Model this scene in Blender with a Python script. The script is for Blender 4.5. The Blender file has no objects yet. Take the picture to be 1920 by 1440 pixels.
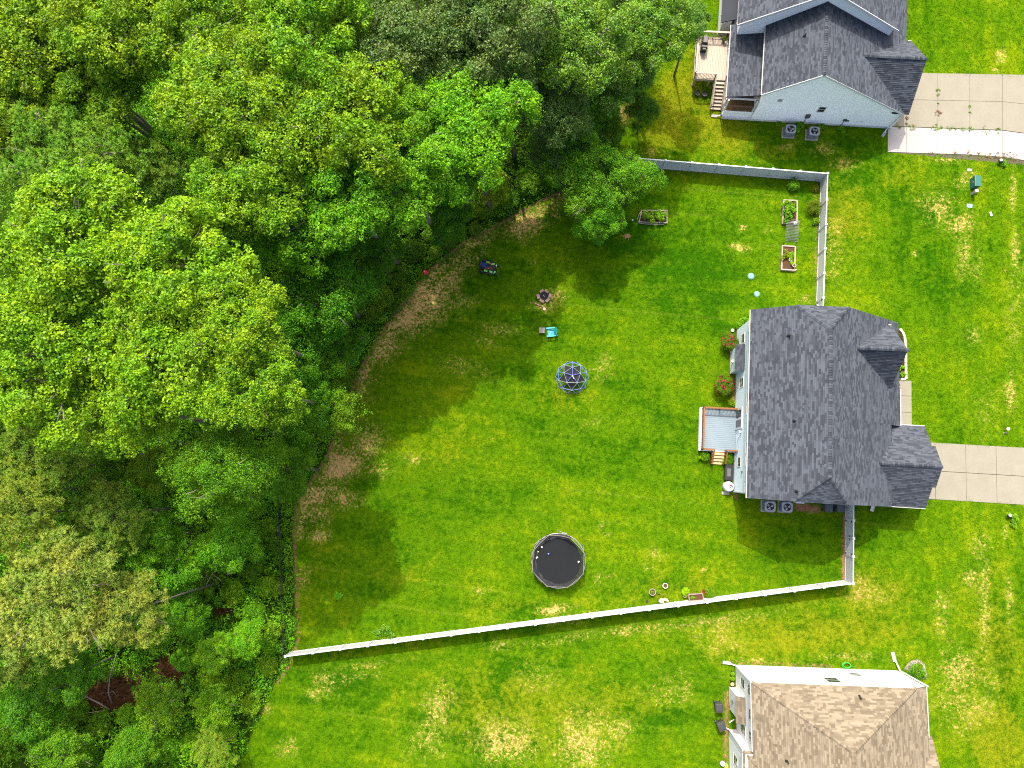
import bpy, math, random
import numpy as np
from mathutils import Vector, Matrix

random.seed(7)
SC = bpy.context.scene
COL = SC.collection
R = math.radians

# ---------------------------------------------------------------- camera
FPX, NADX, NADY, ALT = 1333.0, 1050.0, 890.0, 65.0     # focal length and nadir of the 1920x1440 photograph, drone height
_n = Vector(((NADX-960)/FPX, -(NADY-720)/FPX, -1.0)).normalized()
_q = _n.rotation_difference(Vector((0, 0, -1)))
cam_data = bpy.data.cameras.new('camera')
cam_data.sensor_width = 36.0
cam_data.lens = 36.0*FPX/1920.0
cam_data.clip_start = 0.5
cam_data.clip_end = 6000.0
cam = bpy.data.objects.new('camera', cam_data)
COL.objects.link(cam)
cam.location = (0, 0, ALT)
cam.rotation_mode = 'QUATERNION'
cam.rotation_quaternion = _q
SC.camera = cam
RM = np.array(_q.to_matrix())

# ---------------------------------------------------------------- daylight
SUN_EL, SUN_AZ = 55.0, -8.5            # azimuth from +y (top of the picture), negative towards -x
world = bpy.data.worlds.new('World')
SC.world = world
world.use_nodes = True
world.cycles.sampling_method = 'MANUAL'
world.cycles.sample_map_resolution = 2048
_nt = world.node_tree
_bg = _nt.nodes['Background']
_sky = _nt.nodes.new('ShaderNodeTexSky')
_sky.sky_type = 'NISHITA'
_sky.sun_disc = False
_sky.sun_elevation = R(SUN_EL)
_sky.sun_rotation = R(SUN_AZ)
_sky.air_density = 1.0
_sky.dust_density = 8.0
_sky.ozone_density = 1.0
_nt.links.new(_sky.outputs[0], _bg.inputs[0])
_bg.inputs[1].default_value = 0.15
sun_data = bpy.data.lights.new('sun', 'SUN')
sun_data.energy = 2.3
sun_data.angle = R(0.53)
sun_data.color = (1.0, 0.95, 0.86)
sun = bpy.data.objects.new('sun', sun_data)
COL.objects.link(sun)
_sd = Vector((math.sin(R(SUN_AZ))*math.cos(R(SUN_EL)), math.cos(R(SUN_AZ))*math.cos(R(SUN_EL)), math.sin(R(SUN_EL))))
sun.rotation_euler = _sd.to_track_quat('Z', 'Y').to_euler()
sun.location = (0, 0, 120)

# ---------------------------------------------------------------- picture settings
SC.view_settings.view_transform = 'Standard'
SC.view_settings.look = 'None'
SC.view_settings.exposure = 1.5
SC.view_settings.gamma = 1.0
SC.view_settings.use_curve_mapping = False
SC.render.engine = 'CYCLES'
SC.cycles.max_bounces = 6
SC.cycles.use_light_tree = False
SC.cycles.diffuse_bounces = 3
SC.cycles.glossy_bounces = 2
SC.cycles.transmission_bounces = 3
SC.cycles.transparent_max_bounces = 8
SC.cycles.filter_width = 1.1
SC.cycles.sample_clamp_indirect = 4.0
SC.cycles.use_denoising = False
SC.cycles.denoiser = 'OPENIMAGEDENOISE'
SC.cycles.denoising_prefilter = 'ACCURATE'
SC.cycles.use_adaptive_sampling = False

# ---------------------------------------------------------------- survey: points of the photograph as points of the ground
def P(px, py, z=0.0):
    d = RM @ np.array([(px-960)/FPX, -(py-720)/FPX, -1.0])
    s = (z-ALT)/d[2]
    return Vector((d[0]*s, d[1]*s, z))

def PIX(X, Y, Z=0.0):
    d = np.stack([X, Y, np.zeros_like(X)+Z-ALT], -1) @ RM
    return 960+FPX*d[..., 0]/-d[..., 2], 720-FPX*d[..., 1]/-d[..., 2]

# ---------------------------------------------------------------- materials
def lin(r, g, b, k=1.0):
    f = lambda v: (v/255/12.92 if v/255 < .04045 else ((v/255+.055)/1.055)**2.4)*k
    return (f(r), f(g), f(b))

class NT:
    """a thin layer over a node tree"""
    def __init__(s, m):
        s.t = m.node_tree
    def n(s, kind, **kw):
        x = s.t.nodes.new(kind)
        for k, v in kw.items():
            setattr(x, k, v)
        return x
    def put(s, sock, v):
        if hasattr(v, 'is_linked') or isinstance(v, bpy.types.NodeSocket):
            s.t.links.new(v, sock)
        elif isinstance(v, (tuple, list)) and len(v) == 3 and sock.type == 'RGBA':
            sock.default_value = (*v, 1)
        else:
            sock.default_value = v
    def math(s, op, a, b=0.0, c=None, clamp=False):
        x = s.n('ShaderNodeMath', operation=op, use_clamp=clamp)
        s.put(x.inputs[0], a); s.put(x.inputs[1], b)
        if c is not None:
            s.put(x.inputs[2], c)
        return x.outputs[0]
    def mix(s, fac, a, b, mode='MIX'):
        x = s.n('ShaderNodeMix', data_type='RGBA', blend_type=mode)
        s.put(x.inputs[0], fac); s.put(x.inputs[6], a); s.put(x.inputs[7], b)
        return x.outputs[2]
    def noise(s, vec, scale, detail=2.0, rough=.5, dist=0.0):
        x = s.n('ShaderNodeTexNoise')
        s.put(x.inputs['Vector'], vec)
        x.inputs['Scale'].default_value = scale
        x.inputs['Detail'].default_value = detail
        x.inputs['Roughness'].default_value = rough
        x.inputs['Distortion'].default_value = dist
        return x.outputs[0]
    def ramp(s, v, lo, hi, a=0.0, b=1.0):
        x = s.n('ShaderNodeMapRange', interpolation_type='SMOOTHSTEP')
        s.put(x.inputs[0], v)
        for i, q in enumerate((lo, hi, a, b)):
            s.put(x.inputs[i+1], q)
        return x.outputs[0]
    def attr(s, name):
        return s.n('ShaderNodeAttribute', attribute_name=name).outputs['Fac']
    def mul(s, col, f):
        x = s.n('ShaderNodeVectorMath', operation='SCALE')
        s.put(x.inputs[0], col); s.put(x.inputs['Scale'], f)
        return x.outputs[0]
    def scaled(s, vec, v3):
        x = s.n('ShaderNodeVectorMath', operation='MULTIPLY')
        s.put(x.inputs[0], vec); x.inputs[1].default_value = v3
        return x.outputs[0]

def new_mat(name):
    m = bpy.data.materials.new(name)
    m.use_nodes = True
    return m, NT(m), m.node_tree.nodes['Principled BSDF']

MATS = {}
def M(name, col, rough=.75, var=.16, scale=4.0, spec=.25, metal=0.0, bump=0.0, stretch=(1, 1, 1), tint=None, fine=.08, raw=False):
    """painted / plain surface with uneven tone, fine grain and wear; tint = per-piece spread read from the mesh"""
    if name in MATS:
        return MATS[name]
    k = .64 if max(col) < .5 and not raw else 1.0
    col = tuple(q*k for q in col)
    m, t, b = new_mat(name)
    geo = t.n('ShaderNodeTexCoord')
    v = t.scaled(geo.outputs['Object'], stretch)
    n1 = t.noise(v, scale, 4, .6)
    n2 = t.noise(v, scale*9, 2, .6)
    f = t.math('ADD', t.math('MULTIPLY_ADD', n1, 2*var, 1-var), t.math('MULTIPLY_ADD', n2, 2*fine, -fine))
    if tint:
        f = t.math('MULTIPLY', f, t.math('MULTIPLY_ADD', t.attr('tint'), 2*tint, 1-tint))
    t.put(b.inputs['Base Color'], t.mul(col, f))
    b.inputs['Roughness'].default_value = rough
    b.inputs['Specular IOR Level'].default_value = spec
    b.inputs['Metallic'].default_value = metal
    if bump:
        bn = t.n('ShaderNodeBump')
        bn.inputs['Strength'].default_value = bump
        bn.inputs['Distance'].default_value = .01
        t.put(bn.inputs['Height'], n2)
        t.put(b.inputs['Normal'], bn.outputs[0])
    MATS[name] = m
    return m

def shingle_mat(name, dark, light, brownish, spread=1.0):
    m, t, b = new_mat(name)
    geo = t.n('ShaderNodeTexCoord')
    v = geo.outputs['Object']
    ti = t.attr('tint')
    c = t.mix(t.ramp(ti, .5-.42*spread, .5+.42*spread), dark, light)
    c = t.mix(t.math('MULTIPLY', t.noise(v, .35, 3, .6), .5), c, brownish)
    g = t.noise(v, 70, 2, .7)
    big = t.noise(v, .9, 3, .6)
    f = t.math('MULTIPLY', t.math('MULTIPLY_ADD', g, .5, .75), t.math('MULTIPLY_ADD', big, .4, .8))
    t.put(b.inputs['Base Color'], t.mul(c, f))
    b.inputs['Roughness'].default_value = .9
    b.inputs['Specular IOR Level'].default_value = .25
    bn = t.n('ShaderNodeBump')
    bn.inputs['Strength'].default_value = .5
    bn.inputs['Distance'].default_value = .006
    t.put(bn.inputs['Height'], g)
    t.put(b.inputs['Normal'], bn.outputs[0])
    return m

def leaf_mat(name, dark, light, trans=.35, rough=.5, spec=.35):
    """leaves: tone from each leaf's own tint and the plant's own colour, light passing through"""
    m, t, b = new_mat(name)
    ti = t.attr('tint')
    oc = t.n('ShaderNodeObjectInfo').outputs['Color']
    c = t.mix(t.ramp(ti, 0.0, 1.0), dark, light)
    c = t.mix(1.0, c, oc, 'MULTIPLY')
    ob = t.n('ShaderNodeTexCoord').outputs['Object']
    patch = t.noise(ob, .55, 3, .6)                     # older and younger foliage within one crown
    c = t.mix(1.0, c, t.mix(t.ramp(patch, .35, .65), (.74, .90, .9), (1.16, 1.04, 1.0)), 'MULTIPLY')
    t.put(b.inputs['Base Color'], c)
    b.inputs['Roughness'].default_value = rough
    b.inputs['Specular IOR Level'].default_value = spec
    tr = t.n('ShaderNodeBsdfTranslucent')
    t.put(tr.inputs['Color'], t.mix(1.0, c, (1.25, 1.2, .5), 'MULTIPLY'))
    ms = t.n('ShaderNodeMixShader')
    ms.inputs[0].default_value = trans
    t.put(ms.inputs[1], b.outputs[0]); t.put(ms.inputs[2], tr.outputs[0])
    t.put(t.t.nodes['Material Output'].inputs[0], ms.outputs[0])
    return m

def glass_mat():
    m, t, b = new_mat('window_glass')
    v = t.n('ShaderNodeTexCoord').outputs['Object']
    n = t.noise(v, 1.7, 2)
    t.put(b.inputs['Base Color'], t.mix(n, (.006, .008, .012), (.02, .025, .03)))
    b.inputs['Roughness'].default_value = .04
    b.inputs['Specular IOR Level'].default_value = .3
    return m

# ---------------------------------------------------------------- mesh helpers
class MB:
    """collects shapes, links them as ONE mesh object"""
    def __init__(s):
        s.v, s.f, s.t = [], [], []
    def add(s, vs, fs, tint=.5):
        o = len(s.v)
        s.v += [tuple(q) for q in vs]
        for f in fs:
            s.f.append(tuple(i+o for i in f)); s.t.append(tint)
        return s
    def box(s, x0, x1, y0, y1, z0, z1, tint=.5):
        return s.add([(x0, y0, z0), (x1, y0, z0), (x1, y1, z0), (x0, y1, z0), (x0, y0, z1), (x1, y0, z1), (x1, y1, z1), (x0, y1, z1)],
                     [(0, 3, 2, 1), (4, 5, 6, 7), (0, 1, 5, 4), (1, 2, 6, 5), (2, 3, 7, 6), (3, 0, 4, 7)], tint)
    def cbox(s, c, d, tint=.5, rot=0.0, taper=1.0):
        """box about centre c with size d, turned about z, its top scaled by taper"""
        ca, sa = math.cos(rot), math.sin(rot)
        vs = []
        for k in (-1, 1):
            w = 1.0 if k < 0 else taper
            for i, j in ((-1, -1), (1, -1), (1, 1), (-1, 1)):
                x, y = i*d[0]/2*w, j*d[1]/2*w
                vs.append((c[0]+x*ca-y*sa, c[1]+x*sa+y*ca, c[2]+k*d[2]/2))
        return s.add(vs, [(0, 3, 2, 1), (4, 5, 6, 7), (0, 1, 5, 4), (1, 2, 6, 5), (2, 3, 7, 6), (3, 0, 4, 7)], tint)
    def beam(s, a, b, w, h, tint=.5):
        a, b = Vector(a), Vector(b)
        d = (b-a).normalized()
        side = d.cross(Vector((0, 0, 1)))
        side = Vector((1, 0, 0)) if side.length < 1e-4 else side.normalized()
        up = side.cross(d)
        vs = [q+side*i*w/2+up*j*h/2 for q in (a, b) for i, j in ((-1, -1), (1, -1), (1, 1), (-1, 1))]
        return s.add(vs, [(0, 1, 2, 3), (7, 6, 5, 4), (0, 4, 5, 1), (1, 5, 6, 2), (2, 6, 7, 3), (3, 7, 4, 0)], tint)
    def tube(s, a, b, r0, r1=None, n=8, tint=.5, cap=True):
        r1 = r0 if r1 is None else r1
        a, b = Vector(a), Vector(b)
        d = (b-a).normalized()
        e = d.orthogonal().normalized(); g = d.cross(e)
        vs = [q+(e*math.cos(2*math.pi*i/n)+g*math.sin(2*math.pi*i/n))*r for q, r in ((a, r0), (b, r1)) for i in range(n)]
        fs = [(i, (i+1) % n, n+(i+1) % n, n+i) for i in range(n)]
        if cap:
            fs += [tuple(range(n-1, -1, -1)), tuple(range(n, 2*n))]
        return s.add(vs, fs, tint)
    def path(s, pts, rad, n=6, closed=False, tint=.5):
        """a tube through points; rad one radius or one per point"""
        pts = [Vector(p) for p in pts]
        N = len(pts)
        rs = rad if isinstance(rad, (list, tuple)) else [rad]*N
        vs = []
        prev = None
        for i, p in enumerate(pts):
            q0 = pts[i-1] if i or closed else p
            q1 = pts[(i+1) % N] if i < N-1 or closed else p
            d = (q1-q0).normalized()
            e = d.orthogonal().normalized() if prev is None else (prev-d*prev.dot(d)).normalized()
            prev = e
            g = d.cross(e)
            vs += [p+(e*math.cos(2*math.pi*k/n)+g*math.sin(2*math.pi*k/n))*rs[i] for k in range(n)]
        fs = []
        for i in range(N if closed else N-1):
            j = (i+1) % N
            fs += [(i*n+k, i*n+(k+1) % n, j*n+(k+1) % n, j*n+k) for k in range(n)]
        if not closed:
            fs += [tuple(range(n-1, -1, -1)), tuple((N-1)*n+k for k in range(n))]
        return s.add(vs, fs, tint)
    def lathe(s, c, prof, n=20, tint=.5, cap=True):
        vs = [(c[0]+r*math.cos(2*math.pi*i/n), c[1]+r*math.sin(2*math.pi*i/n), c[2]+z) for r, z in prof for i in range(n)]
        fs = [(k*n+i, k*n+(i+1) % n, (k+1)*n+(i+1) % n, (k+1)*n+i) for k in range(len(prof)-1) for i in range(n)]
        if cap:
            fs += [tuple(range(n-1, -1, -1)), tuple((len(prof)-1)*n+i for i in range(n))]
        return s.add(vs, fs, tint)
    def prism(s, pts, z0, z1, tint=.5):
        n = len(pts)
        vs = [(x, y, z0) for x, y in pts]+[(x, y, z1) for x, y in pts]
        return s.add(vs, [tuple(range(n-1, -1, -1)), tuple(range(n, 2*n))]+[(i, (i+1) % n, n+(i+1) % n, n+i) for i in range(n)], tint)
    def slab(s, pts, th, tint=.5):
        """flat polygon given thickness th below its upward face"""
        pts = [Vector(p) for p in pts]
        nrm = Vector((0, 0, 0))
        for i in range(len(pts)):
            nrm += pts[i].cross(pts[(i+1) % len(pts)])
        nrm.normalize()
        if nrm.z < -1e-6:
            pts.reverse(); nrm = -nrm
        n = len(pts)
        return s.add(pts+[p-nrm*th for p in pts], [tuple(range(n)), tuple(range(2*n-1, n-1, -1))]+[(i, n+i, n+(i+1) % n, (i+1) % n) for i in range(n)], tint)
    def extrude(s, prof, axis0, axis1, tint=.5):
        """profile of (x, z) run along y"""
        n = len(prof)
        vs = [(x, axis0, z) for x, z in prof]+[(x, axis1, z) for x, z in prof]
        return s.add(vs, [tuple(range(n)), tuple(range(2*n-1, n-1, -1))]+[(i, n+i, n+(i+1) % n, (i+1) % n) for i in range(n)], tint)
    def courses(s, poly, expo, wlo, whi, low, high, rnd=0.0, flip=False):
        """overlapping courses (shingles, lap siding) laid on a convex polygon, proud of it"""
        pts = [Vector(p) for p in poly]
        nrm = Vector((0, 0, 0))
        for i in range(len(pts)):
            nrm += pts[i].cross(pts[(i+1) % len(pts)])
        nrm.normalize()
        if (nrm.z < -1e-3) or (abs(nrm.z) <= 1e-3 and flip):
            nrm = -nrm
        e2 = (Vector((0, 0, 1))-nrm*nrm.z).normalized()
        e1 = e2.cross(nrm)
        o = pts[0]
        q = [((p-o).dot(e1), (p-o).dot(e2)) for p in pts]
        y0, y1 = min(b for a, b in q), max(b for a, b in q)
        def span(y):
            xs = []
            for i in range(len(q)):
                (xa, ya), (xb, yb) = q[i], q[(i+1) % len(q)]
                if abs(ya-yb) < 1e-9:
                    if abs(y-ya) < 1e-6:
                        xs += [xa, xb]
                elif min(ya, yb)-1e-9 <= y <= max(ya, yb)+1e-9:
                    xs.append(xa+(xb-xa)*(y-ya)/(yb-ya))
            return (min(xs), max(xs)) if xs else None
        y = y0
        while y < y1-.01:
            yt = min(y+expo, y1)
            a, b = span(y+1e-6), span(yt-1e-6)
            if a and b:
                lo, hi = min(a[0], b[0]), max(a[1], b[1])
                x = lo-random.random()*wlo
                prev = random.random()
                while x < hi:
                    x2 = x+random.uniform(wlo, whi)
                    c = [max(x, a[0]), min(x2, a[1]), min(x2, b[1]), max(x, b[0])]
                    if c[1] > c[0]+1e-3 or c[2] > c[3]+1e-3:
                        c[1] = max(c[1], c[0]); c[2] = max(c[2], c[3])
                        prev = random.random() if random.random() < .8 else prev
                        h = low+random.random()*rnd
                        pt = lambda xx, yy, k: o+e1*xx+e2*yy+nrm*k
                        s.add([pt(c[0], y, h), pt(c[1], y, h), pt(c[2], yt, high), pt(c[3], yt, high), pt(c[0], y, 0), pt(c[1], y, 0)],
                              [(0, 1, 2, 3), (4, 5, 1, 0)], prev)
                    x = x2
            y = yt
        return s
    def build(s, name, mat, parent=None, smooth=False, kind=None):
        me = bpy.data.meshes.new(name)
        me.from_pydata(s.v, [], s.f)
        if len(set(s.t)) > 1:
            at = me.attributes.new('tint', 'FLOAT', 'FACE')
            at.data.foreach_set('value', s.t)
        if smooth:
            me.polygons.foreach_set('use_smooth', [True]*len(s.f))
        me.materials.append(mat)
        me.update()
        return link(name, me, parent, kind)

def link(name, me, parent=None, kind=None):
    o = bpy.data.objects.new(name, me)
    COL.objects.link(o)
    if parent is not None:
        o.parent = parent
    if kind:
        o['kind'] = kind
    return o

def np_mesh(name, V, F, mat, tint=None, extra=None, smooth=False):
    """mesh from arrays: F is n x 3 or n x 4"""
    me = bpy.data.meshes.new(name)
    V = np.ascontiguousarray(V, np.float32); F = np.ascontiguousarray(F, np.int32)
    k = F.shape[1]
    me.vertices.add(len(V)); me.vertices.foreach_set('co', V.ravel())
    me.loops.add(F.size); me.loops.foreach_set('vertex_index', F.ravel())
    me.polygons.add(len(F)); me.polygons.foreach_set('loop_start', np.arange(0, F.size, k, dtype=np.int32))
    for nm, a in ((extra or {}) | ({'tint': tint} if tint is not None else {})).items():
        at = me.attributes.new(nm, 'FLOAT', 'POINT')
        at.data.foreach_set('value', np.ascontiguousarray(a, np.float32))
    me.materials.append(mat)
    me.update(calc_edges=True)
    if smooth:
        me.polygons.foreach_set('use_smooth', np.ones(len(F), dtype=bool))
    return me

def tag(o, label, cat, group=None, kind=None):
    o['label'] = label; o['category'] = cat
    if group:
        o['group'] = group
    if kind:
        o['kind'] = kind
    return o

def thing(name, label, cat, loc=(0, 0, 0), rz=0.0, group=None):
    o = bpy.data.objects.new(name, None)
    COL.objects.link(o)
    o.location = loc
    o.rotation_euler = (0, 0, rz)
    return tag(o, label, cat, group)

def dup(root, loc, rz, label, group=None, scale=None):
    """a copy of a thing with copies of its parts and sub-parts"""
    def cp(o, par):
        c = o.copy(); COL.objects.link(c)
        c.parent = par
        for ch in o.children:
            cp(ch, c)
        return c
    r = cp(root, None)
    r.location = loc; r.rotation_euler = (0, 0, rz)
    r['label'] = label
    if group:
        r['group'] = group
    if scale:
        r.scale = (scale,)*3
    return r

# ================================================================ GROUND
WOOD = np.array([(-3000, -3000), (1245, -3000), (1240, 0), (1225, 60), (1195, 120), (1170, 180), (1150, 240), (1128, 292), (1110, 330),
                 (1062, 352), (1010, 375), (940, 415), (870, 450), (800, 508), (740, 582), (700, 642), (668, 700), (640, 770), (612, 850),
                 (588, 890), (552, 940), (548, 1000), (552, 1100), (556, 1200), (540, 1245), (505, 1295), (482, 1350), (455, 1420), (440, 1500),
                 (400, 4000), (-3000, 4000)], float)

def wood_dist(px, py):
    """signed distance to the edge of the woods in metres, positive inside"""
    d = np.full(px.shape, 1e9); ins = np.zeros(px.shape, bool)
    for i in range(len(WOOD)):
        (x0, y0), (x1, y1) = WOOD[i], WOOD[(i+1) % len(WOOD)]
        ex, ey = x1-x0, y1-y0
        t = np.clip(((px-x0)*ex+(py-y0)*ey)/(ex*ex+ey*ey), 0, 1)
        d = np.minimum(d, np.hypot(px-x0-t*ex, py-y0-t*ey))
        if y0 != y1:
            ins ^= ((y0 > py) != (y1 > py)) & (px < (x1-x0)*(py-y0)/(y1-y0)+x0)
    return np.where(ins, d, -d)/20.5

BARE = [(800, 560, 55, 40, -40, 1.), (765, 600, 40, 34, -45, .95), (840, 530, 30, 26, 0, .75), (985, 418, 44, 24, -25, 1.), (880, 488, 36, 18, -30, .8), (1040, 400, 16, 12, 0, .6),
        (865, 565, 26, 16, 0, .7), (720, 650, 28, 52, 35, .85), (690, 720, 20, 50, 15, .6), (638, 872, 42, 26, -15, 1.1), (690, 830, 30, 40, 0, .75), (600, 925, 46, 22, -20, .9),
        (585, 960, 34, 26, 0, .65), (595, 1005, 22, 12, 0, .8), (570, 1085, 20, 24, 0, .55), (640, 935, 40, 18, 0, .65), (700, 880, 40, 20, 0, .5), (770, 860, 26, 12, 0, .5),
        (1390, 465, 20, 7, 10, .75), (1392, 426, 6, 7, 0, .85), (1440, 430, 10, 10, 0, .45), (1175, 442, 7, 5, 0, .95), (1510, 560, 12, 10, 0, .55), (1040, 556, 20, 16, 0, .65), (1012, 575, 22, 9, 15, .75),
        (1000, 490, 10, 6, 0, .6), (870, 690, 60, 20, 20, .42), (905, 640, 40, 10, 20, .45), (940, 620, 40, 12, 10, .42),
        (1130, 690, 24, 30, 0, .42), (1100, 800, 60, 14, -20, .3), (1130, 985, 8, 6, 0, .75), (1140, 1000, 8, 5, 0, .6), (905, 1108, 18, 9, 0, .6), (1120, 1085, 8, 12, 0, .6), (1140, 1080, 12, 5, 0, .55),
        (1040, 1143, 34, 9, -8, .85), (1215, 1065, 14, 8, 0, .45), (1320, 1069, 5, 5, 0, .7), (1230, 1038, 26, 14, 0, .35),
        (820, 1330, 30, 46, 20, .75), (800, 1390, 46, 46, 0, .6), (945, 1392, 60, 46, 0, .85), (1095, 1390, 50, 60, 0, .9), (1160, 1368, 36, 26, 0, .7), (610, 1280, 36, 24, 20, .7), (590, 1300, 16, 14, 0, .7),
        (660, 1270, 80, 10, -8, .5), (700, 1245, 90, 8, -8, .5), (540, 1400, 30, 20, 0, .6), (495, 1330, 14, 12, 0, .9), (1120, 1190, 140, 10, -8, .6), (1340, 1165, 120, 12, -8, .65), (1350, 1195, 60, 40, 0, .5), (1070, 1160, 60, 10, -8, .6),
        (1010, 1270, 50, 30, 0, .45), (1260, 1290, 60, 40, 0, .4), (1400, 1240, 60, 6, 0, .6), (930, 1210, 30, 14, 0, .5),
        (1800, 420, 30, 26, 0, .75), (1808, 340, 16, 26, 20, .7), (1760, 390, 40, 36, 0, .62), (1808, 470, 16, 50, 0, .7), (1900, 360, 6, 40, 0, .7), (1903, 480, 7, 50, 0, .75), (1825, 500, 20, 40, 0, .45), (1790, 300, 60, 6, 0, .6),
        (1826, 630, 14, 18, 0, .7), (1905, 560, 20, 130, 0, .45), (1895, 730, 10, 40, 0, .7), (1850, 760, 30, 60, 0, .35), (1716, 476, 6, 5, 0, .9), (1560, 470, 26, 80, 0, .42), (1580, 310, 30, 14, 0, .5),
        (1795, 1255, 40, 44, 10, .8), (1845, 1130, 12, 110, 0, .68), (1820, 1080, 16, 20, 0, .7), (1840, 1030, 20, 30, 0, .5), (1892, 1130, 8, 46, 0, .75), (1884, 998, 4, 16, 0, .9), (1765, 1150, 16, 40, 0, .6), (1850, 1300, 22, 60, 0, .65), (1800, 1330, 60, 60, 0, .5),
        (1625, 1110, 60, 30, 20, .45), (1540, 280, 30, 12, 0, .5), (1475, 276, 14, 6, 0, .7), (1600, 1230, 90, 10, 0, .5), (1170, 210, 26, 22, 0, .9), (1135, 208, 10, 12, 0, .8), (1215, 285, 18, 8, 0, .6),
        (1875, 105, 10, 14, 0, .75), (1868, 132, 8, 6, 0, .9), (1430, 1330, 80, 80, 0, .35)]
DRY = [(1500, 1190, 260, 60, -4, .75), (1640, 1120, 90, 70, 0, .7), (1860, 1200, 90, 200, 0, .6), (1870, 1380, 70, 100, 0, .8), (1350, 240, 90, 60, 20, .8), (1270, 180, 50, 90, 20, .9), (1240, 260, 60, 40, 0, .8), (860, 700, 90, 60, 20, .38),
       (1060, 740, 70, 50, 0, .5), (830, 590, 70, 40, 0, .35), (1590, 400, 60, 110, 0, .6), (1480, 280, 120, 24, 0, .5), (850, 840, 80, 50, -30, .45), (610, 1080, 60, 120, 0, .4), (640, 1180, 90, 40, 0, .35),
       (1000, 1330, 300, 110, 0, .62), (1230, 1110, 200, 40, -8, .55), (700, 1220, 160, 20, -8, .5), (1700, 340, 80, 50, 0, .5), (1870, 330, 60, 60, 0, .3), (1020, 500, 70, 40, 0, .3), (930, 1140, 120, 30, -5, .5), (1330, 1080, 120, 40, 0, .45),
       (1800, 80, 60, 60, 0, .35), (1300, 1020, 150, 50, -8, .3), (760, 1080, 60, 60, 0, .45), (870, 560, 60, 50, 0, .4), (1250, 330, 80, 16, 0, .4)]
LUSH_SHADE = [(1330, 520, 110, 90, 0, .3), (1180, 650, 160, 80, 10, .25), (1000, 400, 200, 60, 10, .3), (1250, 440, 130, 80, 10, .7), (1000, 650, 120, 26, 20, .2), (1450, 300, 140, 22, 4, .6), (920, 740, 110, 50, 30, .1), (1730, 390, 60, 30, 0, .6), (1760, 520, 90, 60, 0, .35), (1700, 1020, 60, 50, 0, .35), (1760, 1090, 50, 40, 0, .45),  # darker lush grass; some blobs paint in shade, as along the top fence
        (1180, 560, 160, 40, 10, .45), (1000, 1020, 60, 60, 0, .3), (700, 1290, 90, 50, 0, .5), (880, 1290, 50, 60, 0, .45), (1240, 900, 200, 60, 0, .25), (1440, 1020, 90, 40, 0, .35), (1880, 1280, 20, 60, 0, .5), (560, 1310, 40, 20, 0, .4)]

def blobs(lst, px, py):
    o = np.zeros(px.shape)
    for x, y, a, b, r, s in lst:
        c, q = math.cos(R(r)), math.sin(R(r))
        dx, dy = px-x, py-y
        u, v = (dx*c+dy*q)/a, (-dx*q+dy*c)/b
        o = np.maximum(o, s*np.exp(-(u*u+v*v)*.7))
    return o

def ground_fields(X, Y):
    px, py = PIX(X, Y)
    wd = wood_dist(px, py)
    f = {}
    f['woods'] = np.clip(wd*.9+.5, 0, 1)
    f['bare'] = blobs(BARE, px, py)*np.where(py > 1150, .84, np.where(px > 1690, .88, 1.0))
    f['dry'] = blobs(DRY, px, py)
    f['lush_shade'] = blobs(LUSH_SHADE, px, py)
    edge = (px > 540) & (px < 1065) & (py > 340) & (py < 1015)
    f['bare'] = np.maximum(f['bare'], np.where(edge, .86*np.exp(-((wd+.75)/.75)**2)*(.75+.25*np.sin(X*.9)*np.sin(Y*.7+1)), 0))
    f['brown'] = blobs([(215, 1300, 80, 40, 0, 1.), (330, 1245, 45, 28, -20, 1.), (150, 1335, 30, 20, 0, .8), (420, 1145, 30, 12, 0, .6), (300, 1290, 40, 20, 0, .7)], px, py)
    soil = np.exp(-((wd+.15)/.30)**2)*np.where((px > 520) & (px < 1090), .62, .25)
    # worn strip of bare soil at the feet of the fences and walls
    for (x0, y0), (x1, y1), w, s in (((1372, 640), (1380, 935), .25, .7), ((1584, 960), (1582, 1085), .3, .7), ((1530, 345), (1530, 560), .22, .5), ((1170, 312), (1530, 343), .25, .4), ((1379, 1243), (1560, 1249), .3, .5),
                                     ((1363, 1300), (1360, 1440), .35, .6), ((1495, 950), (1530, 955), .5, .8)):
        a, b = P(x0, y0), P(x1, y1)
        ex, ey = b.x-a.x, b.y-a.y
        t = np.clip(((X-a.x)*ex+(Y-a.y)*ey)/(ex*ex+ey*ey), 0, 1)
        soil = np.maximum(soil, s*np.exp(-(np.hypot(X-a.x-t*ex, Y-a.y-t*ey)/w)**2))
    f['soil'] = soil
    fr = 1/(1+np.exp(-(X-29.5)*1.2))                       # front lawns, mown up and down
    f['front'] = fr
    return f, wd

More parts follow.
